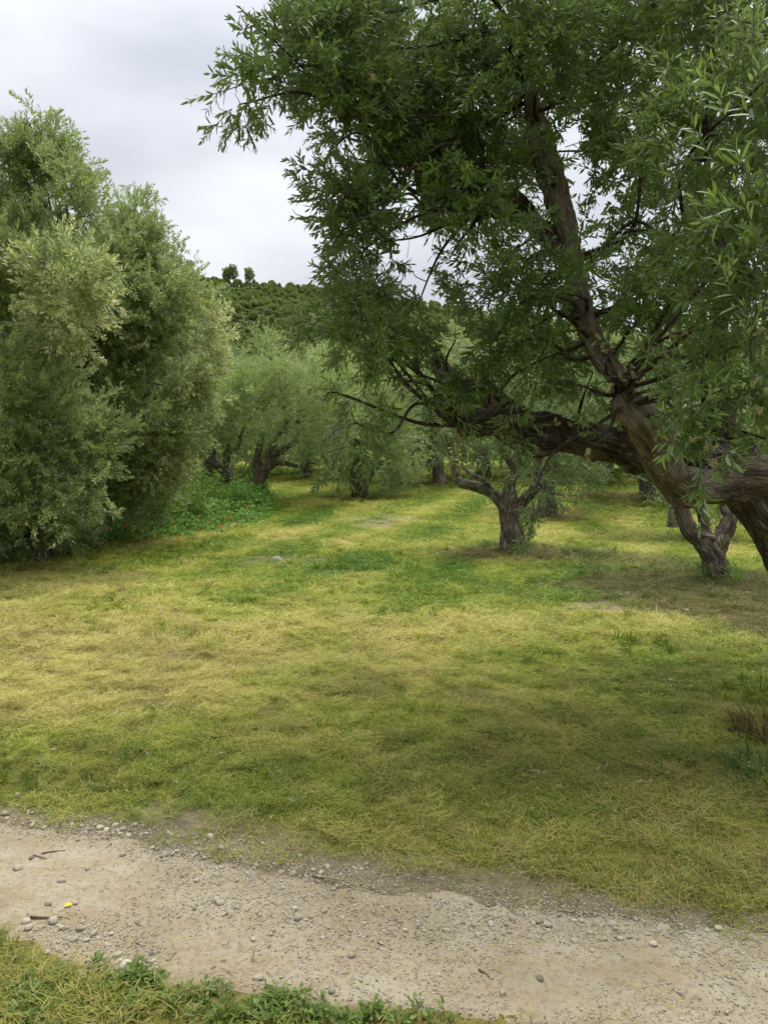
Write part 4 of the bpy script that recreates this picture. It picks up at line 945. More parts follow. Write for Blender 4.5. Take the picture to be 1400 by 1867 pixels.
# ---- trees of the back rows: three shapes, each tree an object with its own crown and trunk
def back_proto(k, seed, m_leaf):
    r = np.random.default_rng(seed); hgt = 4.6; blobs = []
    for i in range(13):
        a = r.uniform(0, 6.3); q = r.uniform(.3, 1.5); z = r.uniform(1.9, 3.9) - .25 * q
        blobs.append(dict(c=np.array([math.cos(a) * q, math.sin(a) * q, z]), r=np.array([.75, .75, .7]) * r.uniform(.7, 1.15), up=.7 if z > 2.8 else 0, bloom=.10 if k == 1 else .02))
    for i in range(7):
        a = i * .9 + r.uniform(0, .4); q = r.uniform(1.3, 1.9)
        blobs.append(dict(c=np.array([math.cos(a) * q, math.sin(a) * q, r.uniform(1.0, 1.8)]), r=np.array([.5, .5, .6]), up=-.8, dens=.8))
    g = Geo(); P, D, Bl = scatter(blobs, MID_DENS * .62, r, gate=.36, gf=1.3, seed=seed)
    crown_geo(g, P, D, Bl, T_MID, r, lod=1, lscale=1.35)
    p = [(0, 0, -.2, .3), (.03, 0, .4, .2), (.1, .05, 1.0, .18), (.3, .1, 1.8, .1), (.5, .1, 2.8, .05)]
    me, c, rr = tube(p, M_bark_far, 'back_trunk', sides=12, step=.1, rough=.3, seed=seed)
    for b in blobs[:13]:
        S = catmull(branch_to([(c, rr)], b['c'], .08, r, .01), 7); v, ff = prism(S[:, :3], S[:, 3], 5); g.add(v, [ff], 1)
    return g.mesh('back_crown', [m_leaf, M_bark_far]), me
BK = [back_proto(0, 61, M_leaf_mid), back_proto(1, 62, M_leaf_gold), back_proto(2, 63, M_leaf_dark)]
rb = np.random.default_rng(77)
back = [  # px, distance, kind, scale
 (715, 27.5, 1, 1.05), (800, 26.0, 1, 1.1), (880, 29.5, 0, 1.2), (1005, 30, 1, 1.25), (1095, 27.0, 2, .85), (560, 29, 0, 1.0), (640, 33, 1, 1.1),
 (760, 36, 0, 1.3), (950, 36, 0, 1.35), (1100, 35, 1, 1.4), (1190, 31, 0, 1.3), (1290, 27, 1, 1.25), (1390, 24, 0, 1.25), (1180, 21.5, 2, .95), (470, 31, 0, 1.0), (380, 27, 0, 1.0), (300, 24, 2, 1.3),
 (860, 43, 0, 1.4), (700, 45, 2, 1.5), (1020, 44, 2, 1.5), (1240, 40, 0, 1.4), (1370, 36, 2, 1.4), (550, 42, 2, 1.15), (1500, 28, 1, 1.3), (180, 22, 0, 1.25), (60, 19, 2, 1.2), (-60, 17, 0, 1.2), (400, 38, 2, 1.05)]
back_label = {
 0: 'yellow-green olive behind the pale split-trunk tree, just right of it', 1: 'yellowish drooping olive left of the small three-armed tree, farther back',
 2: 'tall grey-green olive behind the end of the low limb', 3: 'large light-yellow olive seen through the near branches, above the low limb', 4: 'small dark olive far off under the low limb, with sagging foliage',
 5: 'grey-green olive crown behind the elbow-limbed tree, at the foot of the hill view', 6: 'yellowish olive low between the elbow-limbed tree and the split-trunk one', 7: 'grey-green olive in the farthest row behind the pale split-trunk tree',
 8: 'pale grey-green olive farthest behind the stump end of the low limb', 9: 'yellowish olive top showing through the near crown above the low limb', 10: 'grey-green olive glimpsed left of the bent pale limb, through the near crown',
 11: 'yellowish olive glimpsed right of the bent pale limb, through the near crown', 12: 'grey-green olive behind the V trunk tree, above the thick trunk', 14: 'small grey-green olive between the two leaning trunks, far behind',
 15: 'grey-green olive right behind the many-stemmed tree of the flower bed', 16: 'dark green olive in the shade behind the broad blossoming one', 19: 'small dark olive far back, just right of the single upright trunk',
 22: 'dark olive crown low at the hill foot behind the leaning pair', 24: 'grey-green olive behind the broad blossoming olive, toward the left edge tree', 25: 'dark green olive filling the shade behind the tall left edge tree', 26: 'grey-green olive at the left edge behind the low bushy one',
 13: 'dark olive under the arch of the low limb, right of the small far one'}
for k, (px, d, kind, s_) in enumerate(back):
    if k in (17, 18, 20, 21, 23, 27): continue
    b = ground_base(px, d)
    t = empty('olive_tree', b); t.rotation_euler.z = rb.uniform(0, 6.28); t.scale = (s_,) * 3
    if k in back_label: tag(t, back_label[k], 'tree', 'olives of the back rows')
    else: tag(t, ['grey-green round olive in the back rows of the grove', 'yellowish round olive in the back rows of the grove', 'dark green round olive in the back rows of the grove'][kind], 'tree', 'olives of the back rows')
    obj('crown', BK[kind][0], t); obj('trunk', BK[kind][1], t)
# ------------------------------------------------------------------ GRASS AND SMALL THINGS
def blades(rng, n, rad, hmin, hmax, wmin, wmax, lie, tuftness=1.0):
    """bent blades; lie 0 = upright, 1 = flat on the ground"""
    a = rng.uniform(0, 6.283, n); q = rad * np.sqrt(rng.random(n))
    p0 = np.stack([np.cos(a) * q, np.sin(a) * q, np.full(n, -.004)], 1)
    h = rng.uniform(hmin, hmax, n); b = rng.uniform(0, 6.283, n) if tuftness < .5 else a + rng.normal(0, .8, n)
    out = np.stack([np.cos(b), np.sin(b), np.zeros(n)], 1)
    l = np.clip(rng.normal(lie, .18, n), 0, 1)[:, None]
    z0 = rng.uniform(0, .018, n) * (l[:, 0] > .6); p0[:, 2] += z0
    d0 = unit(out * l * 1.3 + np.array([0, 0, 1.0]) * (1 - l) + [0, 0, .05]); d1 = unit(out * (l * 1.3 + .5) + np.array([0, 0, 1.0]) * (1 - l) * .6 - np.array([0, 0, .06]) * l)
    p1 = p0 + d0 * h[:, None] * .5; p2 = p1 + d1 * h[:, None] * .5
    sd_ = unit(np.cross(d0, rng.normal(size=(n, 3)) * .4 + [0, 0, 1])) * rng.uniform(wmin, wmax, n)[:, None] / 2
    V = np.stack([p0 - sd_, p0 + sd_, p1 - sd_ * .8, p1 + sd_ * .8, p2], 1).reshape(-1, 3)
    k = (np.arange(n) * 5)[:, None]
    return V, [np.concatenate([k + np.array([[2, 3, 4]])]), k + np.array([[0, 1, 3, 2]])], np.repeat(rng.random(n), 5)
def grass_proto(seed, specs, name='grass_tuft'):
    r = np.random.default_rng(seed); g = Geo()
    for s in specs:
        V, f, v = blades(r, **s); g.add(V, f, 0, v)
    return g.mesh(name, [M_grass])
GP = []
for k in range(6):   # short mown turf with clippings on top
    GP.append(grass_proto(100 + k, [dict(n=46, rad=.085, hmin=.018, hmax=.05, wmin=.0022, wmax=.004, lie=.42, tuftness=0), dict(n=34, rad=.10, hmin=.03, hmax=.085, wmin=.002, wmax=.0038, lie=.93, tuftness=0)]))
for k in range(3):   # matted clippings
    GP.append(grass_proto(120 + k, [dict(n=70, rad=.11, hmin=.03, hmax=.10, wmin=.002, wmax=.0038, lie=.95, tuftness=0), dict(n=12, rad=.09, hmin=.03, hmax=.06, wmin=.002, wmax=.004, lie=.6, tuftness=0)]))
for k in range(3):   # taller green tufts
    GP.append(grass_proto(140 + k, [dict(n=42, rad=.04, hmin=.05, hmax=.11, wmin=.003, wmax=.005, lie=.28)]))
def veg_points(rng, y0, y1, dens, margin=1.2):
    """random points in the ground wedge in view between two distances"""
    n = int(dens * (y1 - y0) * (y0 + y1) / 2 * 1.0 * margin)
    y = np.sqrt(rng.uniform(y0 ** 2, y1 ** 2, n)); x = rng.uniform(-.5, .5, n) * y * margin
    return x, y
rg_ = np.random.default_rng(200); XS, YS, SS_, II = [], [], [], []
for (y0, y1, dens, sc) in ((1.75, 2.7, 190 * GRASS, .72), (2.0, 6.0, 270 * GRASS, .78), (6.0, 10, 130 * GRASS, 1.2), (10, 18, 62 * GRASS, 1.6), (18, 34, 24 * GRASS, 2.3)):
    x, y = veg_points(rg_, y0, y1, dens, 1.35 if y0 < 3 else 1.2)
    XS.append(x); YS.append(y); SS_.append(sc * rg_.uniform(.7, 1.25, len(x)))
x = np.concatenate(XS); y = np.concatenate(YS); s = np.concatenate(SS_)
dry, bare, tone = patch_maps(x, y); ne, fe = path_edges(x)
p3 = xy3(x, y); nn = fbm(p3, 3.3, 3, 51)
on_track = (y > ne - .06 + (nn - .5) * .35) & (y < fe + .0 + (nn - .5) * .5)
keep = ~on_track & (rg_.random(len(x)) > bare * 1.05 - .12)
keep &= rg_.random(len(x)) > tone * .45
x, y, s, dry, tone, nn = [a[keep] for a in (x, y, s, dry, tone, nn)]
mat_p = np.clip(.25 + (dry - .4) * 1.2, .05, .75); u = rg_.random(len(x))
idx = np.where(u < mat_p, rg_.integers(6, 9, len(x)), rg_.integers(0, 6, len(x)))
gt = (fbm(xy3(x, y), 1.7, 2, 77) > .62) & (rg_.random(len(x)) < .22) | (rg_.random(len(x)) < .012)
gt &= y < 14
idx = np.where(gt, rg_.integers(9, 12, len(x)), idx); dry = np.where(gt, np.clip(dry - .35, .0, 1), dry)
idx = np.where(rg_.random(len(x)) < 0, 0, idx)
n = len(x); z = gz(x, y)
lump = lambda a, b: (fbm(xy3(a, b * 1.5), 6.5, 2, 181) - .42) * .075
z = z + np.clip(lump(x, y), -.02, 1); sx_ = (lump(x + .03, y) - lump(x - .03, y)) / .06; sy_ = (lump(x, y + .03) - lump(x, y - .03)) / .06
o = scatter_gn('grass', np.stack([x, y, z + .002], 1), np.stack([np.arctan(sy_) + rg_.normal(0, .12, n), -np.arctan(sx_) + rg_.normal(0, .12, n), rg_.uniform(0, 6.283, n)], 1), s * np.where(gt, .8, 1), idx, GP,
               {'dry': ('FLOAT', np.clip(dry + rg_.normal(0, .10, n) + (fbm(xy3(x, y), 9, 2, 171) - .5) * .55, 0, 1)), 'tone': ('FLOAT', tone * .75)})

# weeds at the near left edge of the track and along it
def herb_proto(seed, n, rad, ll, lw, up):
    r = np.random.default_rng(seed); a = r.uniform(0, 6.283, n); q = rad * np.sqrt(r.random(n))
    pos = np.stack([np.cos(a) * q * .5, np.sin(a) * q * .5, r.uniform(.0, .05, n)], 1)
    d = unit(np.stack([np.cos(a), np.sin(a), r.uniform(.1, up, n)], 1) + r.normal(0, .2, (n, 3))); nr = unit(np.stack([-np.cos(a) * .4, -np.sin(a) * .4, np.ones(n)], 1) + r.normal(0, .25, (n, 3)))
    g = Geo(); V, f, v, b = leaf_geo(pos, d, nr, r.uniform(.6, 1.1, n) * ll, r.uniform(.7, 1.1, n) * lw, r.random(n), np.zeros(n), 0); g.add(V, f, 0, v, b)
    return g.mesh('broad_leaved_weed', [M_weed])
HP = [herb_proto(300 + k, 30, .08, .032, .017, .9) for k in range(3)] + [herb_proto(310 + k, 14, .05, .05, .014, .6) for k in range(2)]
pts = []
for (px, py, rx, ry, n) in ((150, 1825, .24, .15, 60), (250, 1800, .10, .06, 20), (400, 1835, .22, .09, 24), (560, 1845, .16, .06, 14), (60, 1845, .2, .12, 10), (490, 1860, .2, .05, 26), (700, 1862, .2, .04, 12),
                            (1370, 1475, .35, .25, 26), (1385, 1395, .22, .18, 30), (1395, 1340, .12, .2, 26), (230, 1440, .25, .12, 10), (420, 1410, .3, .1, 8), (95, 1385, .5, .3, 8), (1100, 1180, .5, .4, 6), (960, 1010, .22, .1, 10), (1340, 1060, .3, .15, 12), (1180, 1085, .8, .3, 8)):
    c = G(px, py)
    for _ in range(n):
        a = rg_.uniform(0, 6.28); q = math.sqrt(rg_.random()); pts.append((c[0] + math.cos(a) * q * rx, c[1] + math.sin(a) * q * ry))
pts = np.array(pts); n = len(pts)
scatter_gn('weeds', np.stack([pts[:, 0], pts[:, 1], gz(pts[:, 0], pts[:, 1])], 1), np.stack([rg_.normal(0, .15, n), rg_.normal(0, .15, n), rg_.uniform(0, 6.28, n)], 1),
           rg_.uniform(.4, .75, n), rg_.integers(0, 5, n), HP, {})

# small olive leaves and bits of clover strewn through the turf
def litter_proto(k, m_):
    r = np.random.default_rng(350 + k); n = 7; a = r.uniform(0, 6.28, n); g = Geo()
    pos = np.stack([r.uniform(-.12, .12, n), r.uniform(-.12, .12, n), r.uniform(.012, .035, n)], 1); d = unit(np.stack([np.cos(a), np.sin(a), r.normal(0, .25, n)], 1))
    V, f, v, b = leaf_geo(pos, d, unit(r.normal(0, .5, (n, 3)) + [0, 0, 1]), r.uniform(.03, .055, n), r.uniform(.008, .013, n), r.random(n), np.zeros(n), 0); g.add(V, f, 0, v, b); return g.mesh('leaf_litter', [m_])
M_deadleaf = leaf_mat('dead_olive_leaf', (.10, .075, .04), (.26, .21, .12), (.30, .27, .2), tf=.1)
x, y = veg_points(rg_, 2.2, 15, 9, 1.25); ne, fe = path_edges(x); k_ = ~((y > ne + .1) & (y < fe - .1)) ; x = x[k_]; y = y[k_]; n = len(x)
scatter_gn('leaf_litter', np.stack([x, y, gz(x, y) + .01], 1), np.stack([np.zeros(n), np.zeros(n), rg_.uniform(0, 6.28, n)], 1), rg_.uniform(.7, 1.1, n), rg_.integers(0, 5, n), [litter_proto(k, M_deadleaf if k < 3 else M_weed) for k in range(5)], {})

# loose stones on the track
def stone_mesh(seed, sub=2):
    import bmesh
    r = np.random.default_rng(seed); bm = bmesh.new(); bmesh.ops.create_icosphere(bm, subdivisions=sub, radius=1)
    V = np.array([v.co[:] for v in bm.verts]); cuts = unit(r.normal(size=(7, 3))); 
    for c in cuts:
        dd = V @ c; lim = r.uniform(.62, .9); over = np.clip(dd - lim, 0, None); V = V - c * over[:, None] * .85
    V = V * (1 + (fbm(V, 1.6, 2, seed) - .5) * .35)[:, None] * np.array([1, r.uniform(.65, .9), r.uniform(.45, .65)])
    for v, c in zip(bm.verts, V): v.co = c
    me = bpy.data.meshes.new('stone'); bm.to_mesh(me); bm.free()
    me.polygons.foreach_set('use_smooth', np.ones(len(me.polygons), bool)); return me
SM = []
for k in range(10):
    me = stone_mesh(400 + k, 2 if k < 10 else 1); me.materials.append(M_stone); SM.append(me)
smm = stone_mesh(431); smm.materials.append(stone_mat('weathered_field_stone', (.17, .15, .11), (.30, .27, .21)))
sdm = stone_mesh(430); sdm.materials.append(M_stone_dark)
def surf(x, y):
    ne, fe = path_edges(np.array([x])); z = float(gz(x, y))
    if ne[0] < y < fe[0]: z = max(z, float(track_z(np.array([x]), np.array([y]))[0]))
    return z
def put_stone(px, py, rpx, label, group=None, me=None, sink=.27):
    c = G(px, py); d = math.hypot(c[1], CAMZ) ; r = rpx * .95 * d / F
    o = obj('stone', me or SM[rg_.integers(len(SM))]); o.location = (c[0], c[1], surf(c[0], c[1]) + r * .5 * (1 - 2 * sink)); o.scale = (r, r, r)
    o.rotation_euler = (rg_.normal(0, .15), rg_.normal(0, .15), rg_.uniform(0, 6.28)); tag(o, label, 'stone', group); return o
put_stone(505, 1022, 15, 'grey-brown boulder half sunk in the mown lawn left of centre', None, smm, .5)
put_stone(59, 1569, 6.5, 'dark grey stone beside a thin twig at the left end of the track', None, sdm)
put_stone(984, 1789, 7.5, 'dark grey stone alone on the bare lower right part of the track', None, sdm)
put_stone(99, 1684, 10.5, 'pale flat oblong stone at the tip of the brown stick on the track')
put_stone(34, 1589, 9.5, 'pale oblong stone near the left end of the track, below the dark stone')
put_stone(640, 1748, 8, 'white rounded stone standing alone mid-track below the gravel streak')
put_stone(230, 1766, 14, 'large grey stone at the grassy lower edge of the track, beside the green weeds')
put_stone(136, 1652, 6.5, 'small pale stone touching the yellow fallen leaf')
put_stone(470, 1787, 10, 'pale stone half in the grass on the lower track edge')
put_stone(605, 1815, 8, 'cream stone in the grass at the lower track edge, right of the half-buried one')
put_stone(246, 1506, 7.5, 'upright pale stone in the short grass above the row of stones')
put_stone(1047, 1719, 7, 'rounded pale stone at the foot of the gravel bank on the right')
GRP = 'pale loose stones on the dirt track'; LBL = 'pale limestone pebble lying loose on the dirt track'
known = [(34, 1450, 7), (9, 1485, 9), (61, 1510, 7), (81, 1516, 6), (159, 1514, 7), (185, 1511, 8), (175, 1505, 6), (150, 1507, 5), (205, 1521, 5), (220, 1522, 6), (234, 1525, 7), (36, 1532, 5), (160, 1590, 6), (115, 1614, 8), (237, 1555, 4), (90, 1654, 8), (50, 1685, 8), (54, 1695, 8),
         (145, 1700, 9), (136, 1719, 8), (156, 1716, 7), (171, 1706, 8), (196, 1726, 7), (216, 1745, 8), (219, 1754, 7), (316, 1742, 8), (307, 1822, 6), (997, 1690, 9), (915, 1812, 7), (782, 1639, 7), (892, 1687, 8), (402, 1652, 9), (545, 1677, 8), (382, 1527, 9), (545, 1562, 6), (310, 1520, 6), (325, 1527, 5), (86, 1738, 6),
         (510, 1594, 6), (560, 1602, 6), (355, 1567, 5), (300, 1571, 6), (960, 1668, 7), (1115, 1690, 8), (1190, 1725, 8), (1310, 1700, 8), (590, 1663, 7), (640, 1700, 5)]
def region_name(px, py):
    for lim, t in ((py < 1480, 'in the grass above the left end of the track'), (py < 1540 and px < 260, 'in the row along the upper left track edge'), (py < 1640 and px < 260, 'lying singly on the smooth left part of the track'),
                   (px < 130, 'beside the brown stick at the lower left'), (px < 240, 'in the heap at the lower left track edge'), (py > 1735, 'at the grassy lower edge of the track'), (px < 700, 'along the middle of the track')):
        if lim: return t
    return 'on the gravel bank of the right half'
for (px, py, r) in known: put_stone(px + rg_.uniform(-2, 2), py, r, 'larger pale pebble ' + region_name(px, py), 'larger pebbles ' + region_name(px, py))
clus = [(200, 1515, 60, 14, 22), (60, 1500, 60, 20, 10), (400, 1540, 70, 25, 22), (310, 1555, 50, 12, 12), (160, 1705, 60, 22, 16), (225, 1750, 50, 25, 12), (390, 1655, 90, 25, 26), (460, 1600, 120, 30, 18), (600, 1590, 120, 25, 18), (950, 1680, 120, 40, 40), (600, 1690, 160, 45, 24), (1100, 1700, 140, 25, 16), (1320, 1720, 80, 30, 10)]
CN = ['in the row of stones along the upper left track edge', 'in the short grass at the left end above the track', 'in the strip of stones where the upper track edge meets bare soil', 'at the upper track edge near the patch of crusted dirt', 'in the little heap at the lower left track edge', 'in the line of stones above the near green weeds', 'in the brown gravel streak at mid-track', 'in the thin gravel spread along mid-track', 'in the gravel spread right of the mid-track streak', 'on the gravel bank at the upper right track edge', 'on the sparse middle of the track, right half', 'near the right end of the upper track edge', 'at the far right end of the track']
tot = 0
for ci, (px, py, sx, sy, n) in enumerate(clus):
    for _ in range(n):
        if tot >= 235: break
        put_stone(px + rg_.normal(0, sx * .6), py + rg_.normal(0, sy * .6), rg_.uniform(2.6, 5.6) * (1 + (rg_.random() < .12) * .5), 'small pale pebble ' + CN[ci], 'pebbles ' + CN[ci]); tot += 1
# fine gravel too small to count
SG = [stone_mesh(450 + k, 1) for k in range(5)]
for m_ in SG: m_.materials.append(M_stone)
gx_, gy_, gs = [], [], []
def inpatch(px, py, sx, sy, n, r0, r1):
    v = np.array([G(px + rg_.normal(0, sx), py + rg_.normal(0, sy)) for _ in range(n)]); gx_.extend(v[:, 0]); gy_.extend(v[:, 1]); gs.extend(rg_.uniform(r0, r1, n))
for (px, py, sx, sy, n) in clus: inpatch(px, py, sx, sy, int(n * 26), .0018, .0062)
x = rg_.uniform(-2.4, 2.4, 22000); ne, fe = path_edges(x); y = ne + (fe - ne) * rg_.uniform(-.02, 1.22, len(x))
k_ = (fbm(xy3(x, y), 2.4, 3, 55) + .25 * (y > fe - .1)) > .5
gx_.extend(x[k_]); gy_.extend(y[k_]); gs.extend(rg_.uniform(.0014, .0050, k_.sum()) * np.where(rg_.random(k_.sum()) < .1, 1.7, 1))
gx_ = np.array(gx_); gy_ = np.array(gy_); gs = np.array(gs); zz = gz(gx_, gy_); ne, fe = path_edges(gx_); tz = track_z(gx_, gy_)
zz = np.where((gy_ > ne) & (gy_ < fe), np.maximum(zz, tz), zz) + gs * .2; n = len(gx_)
scatter_gn('gravel', np.stack([gx_, gy_, zz], 1), rg_.uniform(0, 6.28, (n, 3)) * [.1, .1, 1], gs, rg_.integers(0, 5, n), SG, {})
# straw lying on the track
def straw_proto(k):
    r = np.random.default_rng(500 + k); V, f, v = blades(r, n=5, rad=.08, hmin=.03, hmax=.10, wmin=.0018, wmax=.003, lie=.97, tuftness=0); g = Geo(); g.add(V, f, 0, v); return g.mesh('straw', [M_grass])
x = rg_.uniform(-2.6, 2.6, 420); ne, fe = path_edges(x); tq = rg_.beta(.5, .5, len(x)); y = ne - .02 + (fe - ne + .12) * tq
n = len(x); scatter_gn('straw', np.stack([x, y, np.maximum(track_z(x, y), gz(x, y)) + .002], 1), np.stack([np.zeros(n), np.zeros(n), rg_.uniform(0, 6.28, n)], 1), rg_.uniform(.35, .9, n), rg_.integers(0, 4, n), [straw_proto(k) for k in range(4)],
                      {'dry': ('FLOAT', rg_.uniform(.7, 1, n)), 'tone': ('FLOAT', rg_.uniform(0, .4, n))})

# twigs and fallen leaves
M_stick = flat_mat('dead_twig', (.12, .075, .045), .8, .05)
def stick(px, r, label):
    c = [G(a, b) for a, b in px]; base = c[0].copy(); base[2] = surf(base[0], base[1])
    P = np.array([[p[0], p[1], surf(p[0], p[1]) + r * 1.2] for p in c]); S = catmull(P, 10)
    v, ff = prism(S - base, r, 6); g = Geo(); g.add(v, [ff], 0); o = obj('twig', g.mesh('twig', [M_stick])); o.location = base; tag(o, label, 'twig')
stick([(76, 1563), (98, 1558), (120, 1555)], .0032, 'thin crooked twig on the track right of the dark stone')
stick([(62, 1565), (74, 1569), (86, 1570)], .003, 'short thin twig touching the dark stone on the track')
stick([(56, 1675), (80, 1678), (115, 1679)], .0048, 'straight brown stick on the track above the pale oblong stone')
stick([(872, 1770), (885, 1777), (892, 1787)], .003, 'small curved twig on the bare right half of the track')
def leaf_on(name, px, py, L_, W_, c, label, cat='leaf', tilt=.5, rz=None):
    g = Geo(); V, f, v, b = leaf_geo(np.array([[-L_ / 2, 0, 0]]), np.array([[1., 0, tilt * .3]]), np.array([[0, 0, 1.]]), np.array([L_]), np.array([W_]), np.array([.5]), np.zeros(1), 0); g.add(V, f, 0, v, b)
    o = obj(name, g.mesh(name, [flat_mat(name + '_' + str(px), c)])); q = G(px, py); o.location = (q[0], q[1], surf(q[0], q[1]) + (.03 if py < 1300 else .006)); o.rotation_euler = (tilt * .4, 0, rg_.uniform(0, 6.28) if rz is None else rz); tag(o, label, cat)
leaf_on('fallen_leaf', 125, 1657, .030, .020, (.68, .52, .03), 'small bright yellow leaf on the dirt track beside a pale stone', rz=.3)
leaf_on('fallen_leaf', 1065, 1227, .045, .02, (.72, .72, .68), 'whitish dry leaf lying on the mown grass, the left one of two', tilt=1)
leaf_on('fallen_leaf', 1116, 1241, .045, .018, (.66, .66, .60), 'whitish dry leaf on the mown grass, right of its twin', tilt=1)
leaf_on('fallen_leaf', 1250, 1117, .06, .025, (.7, .7, .6), 'pale dry leaf on the green lawn near the right edge')

# dry grass clump and tall stems at the right edge
def clump(px, py, label, name, n, hmin, hmax, dryv, rad, lie, w=(.003, .006)):
    c = G(px, py); r = np.random.default_rng(int(px)); g = Geo(); V, f, v = blades(r, n=n, rad=rad, hmin=hmin, hmax=hmax, wmin=w[0], wmax=w[1], lie=lie); g.add(V, f, 0, v)
    me = g.mesh(name, [grass_mat_obj(dryv)]); o = obj(name, me); o.location = c; tag(o, label, 'grass clump'); return o
def grass_mat_obj(dv):
    m, N, L = mat('clump_grass'); v = attr(N, 'v')
    c = ramp(N, L, v, [(0, dv[0]), (.6, dv[1]), (1, dv[2])]); principled(N, L, c, .7, .2, None, c, .25); return m
clump(1412, 1345, 'dark brown dead grass clump at the right edge of the lawn', 'grass_clump', 520, .10, .26, ((.04, .03, .015), (.09, .06, .025), (.20, .13, .05)), .22, .35)
clump(1402, 1420, 'dark green grass clump at the right edge, nearer than the dead brown one', 'grass_clump', 260, .10, .22, ((.02, .06, .015), (.04, .10, .02), (.10, .16, .04)), .2, .45)
clump(1391, 1268, 'few tall thin grass stems standing at the right edge of the lawn', 'grass_clump', 5, .22, .36, ((.03, .05, .02), (.05, .08, .03), (.08, .11, .04)), .02, .06)

# ---- nasturtium bed at the foot of the left olives
bed_edge = [(60, 1000), (130, 995), (190, 993), (260, 992), (330, 984), (400, 972), (450, 965), (488, 950), (494, 932), (470, 915)]
E = np.array([G(*q)[:2] for q in bed_edge])
E2 = np.array([G(*q)[:2] for q in ((40, 955), (120, 940), (200, 930), (270, 925), (330, 915), (370, 905), (410, 897), (440, 893), (462, 897), (468, 910))])
E2 = E + (E2 - E) * .75
nb = 2600; rb_ = np.random.default_rng(600)
tq = rb_.random(nb) * (len(E) - 1); i = np.floor(tq).astype(int); ff = (tq - i)[:, None]; w = rb_.random(nb)[:, None] ** .8
A = E[i] * (1 - ff) + E[i + 1] * ff; Bq = E2[i] * (1 - ff) + E2[i + 1] * ff; xy = A * (1 - w) + Bq * w
hh = .10 + .48 * sstep(0, .45, w[:, 0]) * (.6 + .7 * fbm(xy3(xy[:, 0], xy[:, 1]), .9, 2, 5))
base = np.array([xy[:, 0].mean(), xy[:, 1].mean(), 0]); base[2] = float(gz(base[0], base[1]))
bed = tag(empty('nasturtium_bed', base), 'bright green nasturtium bed with orange flowers at the foot of the left olives', 'flower bed')
def disc_leaves(P, R, rng, tilt=.5):
    n = len(P); nr = unit(rng.normal(0, tilt, (n, 3)) + [0, -.45, 1]); a = unit(np.cross(nr, rng.normal(size=(n, 3)))); b = np.cross(nr, a)
    V = [P - nr * R[:, None] * .15]
    for k in range(7):
        th = k / 7 * 2 * math.pi; V.append(P + (a * math.cos(th) + b * math.sin(th)) * R[:, None] * (1 + .06 * math.sin(3 * th)))
    V = np.stack(V, 1).reshape(-1, 3); T = np.array([[0, 1 + k, 1 + (k + 1) % 7] for k in range(7)])
    return V, [(T[None] + (np.arange(n) * 8)[:, None, None]).reshape(-1, 3)], np.repeat(rng.random(n), 8)
g = Geo(); nL = 19000; k = rb_.integers(0, nb, nL); P = np.stack([xy[k, 0], xy[k, 1], gz(xy[k, 0], xy[k, 1])], 1) + rb_.normal(0, .07, (nL, 3)) * [1, 1, 0]
P[:, 2] += hh[k] * rb_.random(nL) ** .45; V, f, v = disc_leaves(P, rb_.uniform(.016, .042, nL), rb_); g.add(V, f, 0, v)
# grassy spikes among them
kk = rb_.integers(0, nb, 2600); pp = np.stack([xy[kk, 0], xy[kk, 1], gz(xy[kk, 0], xy[kk, 1]) + hh[kk] * .4], 1) + rb_.normal(0, .12, (2600, 3)) * [1, 1, .3]
d = unit(rb_.normal(0, .45, (2600, 3)) + [0, 0, 1]); V, f, v, b = leaf_geo(pp, d, unit(np.cross(d, rb_.normal(size=d.shape))), rb_.uniform(.18, .4, 2600), rb_.uniform(.008, .014, 2600), rb_.random(2600), np.zeros(2600), 1); g.add(V, f, 0, v, b)
attach('foliage', g.mesh('nasturtium_foliage', [M_herb]), bed, kind='stuff')
def flower_mesh(c, r, name):
    g = Geo(); n = 5; V = [np.zeros(3)]; F3 = []
    for k in range(5):
        a0 = k * 2 * math.pi / 5; 
        for t, q in ((-.5, .75), (0, 1), (.5, .75)):
            th = a0 + t * 1.05; V.append(np.array([math.cos(th) * q * r, math.sin(th) * q * r, r * .35 * q]))
        o = 1 + k * 3; F3 += [(0, o, o + 1), (0, o + 1, o + 2)]
    V.append(np.array([0, 0, -r * .9])); V += [np.array([r * .12, 0, 0]), np.array([-r * .06, r * .1, 0]), np.array([-r * .06, -r * .1, 0])]
    m = len(V) - 4; F3 += [(m, m + 1, m + 2), (m, m + 2, m + 3), (m, m + 3, m + 1)]
    g.add(np.array(V), [np.array(F3)], 0); return g.mesh(name, [flat_mat(name + '_petals', c, .5, .3)])
FM = {'o': flower_mesh((.80, .10, .015), .034, 'orange_flower'), 'y': flower_mesh((.78, .50, .03), .03, 'yellow_flower'), 'm': flower_mesh((.40, .04, .30), .038, 'magenta_flower'), 'w': flower_mesh((.75, .75, .85), .03, 'white_flower')}
EB = np.vstack([E, E2])
def bed_point(px, py):
    """where the line of sight meets the top of the planting"""
    u = (px - CX) / F; v = (CY - py) / F; dy = math.cos(PITCH) + v * math.sin(PITCH); dz = -math.sin(PITCH) + v * math.cos(PITCH)
    for yy in np.arange(10, 20, .05):
        p = np.array([u * yy / dy, yy, CAMZ + dz * yy / dy]); q = (xy[:, 0] - p[0]) ** 2 + (xy[:, 1] - p[1]) ** 2; k = np.argmin(q)
        if q[k] < .03 and p[2] < float(gz(p[0], p[1])) + hh[k] * .95: return p + np.array([0, -.05, .04])
    return None
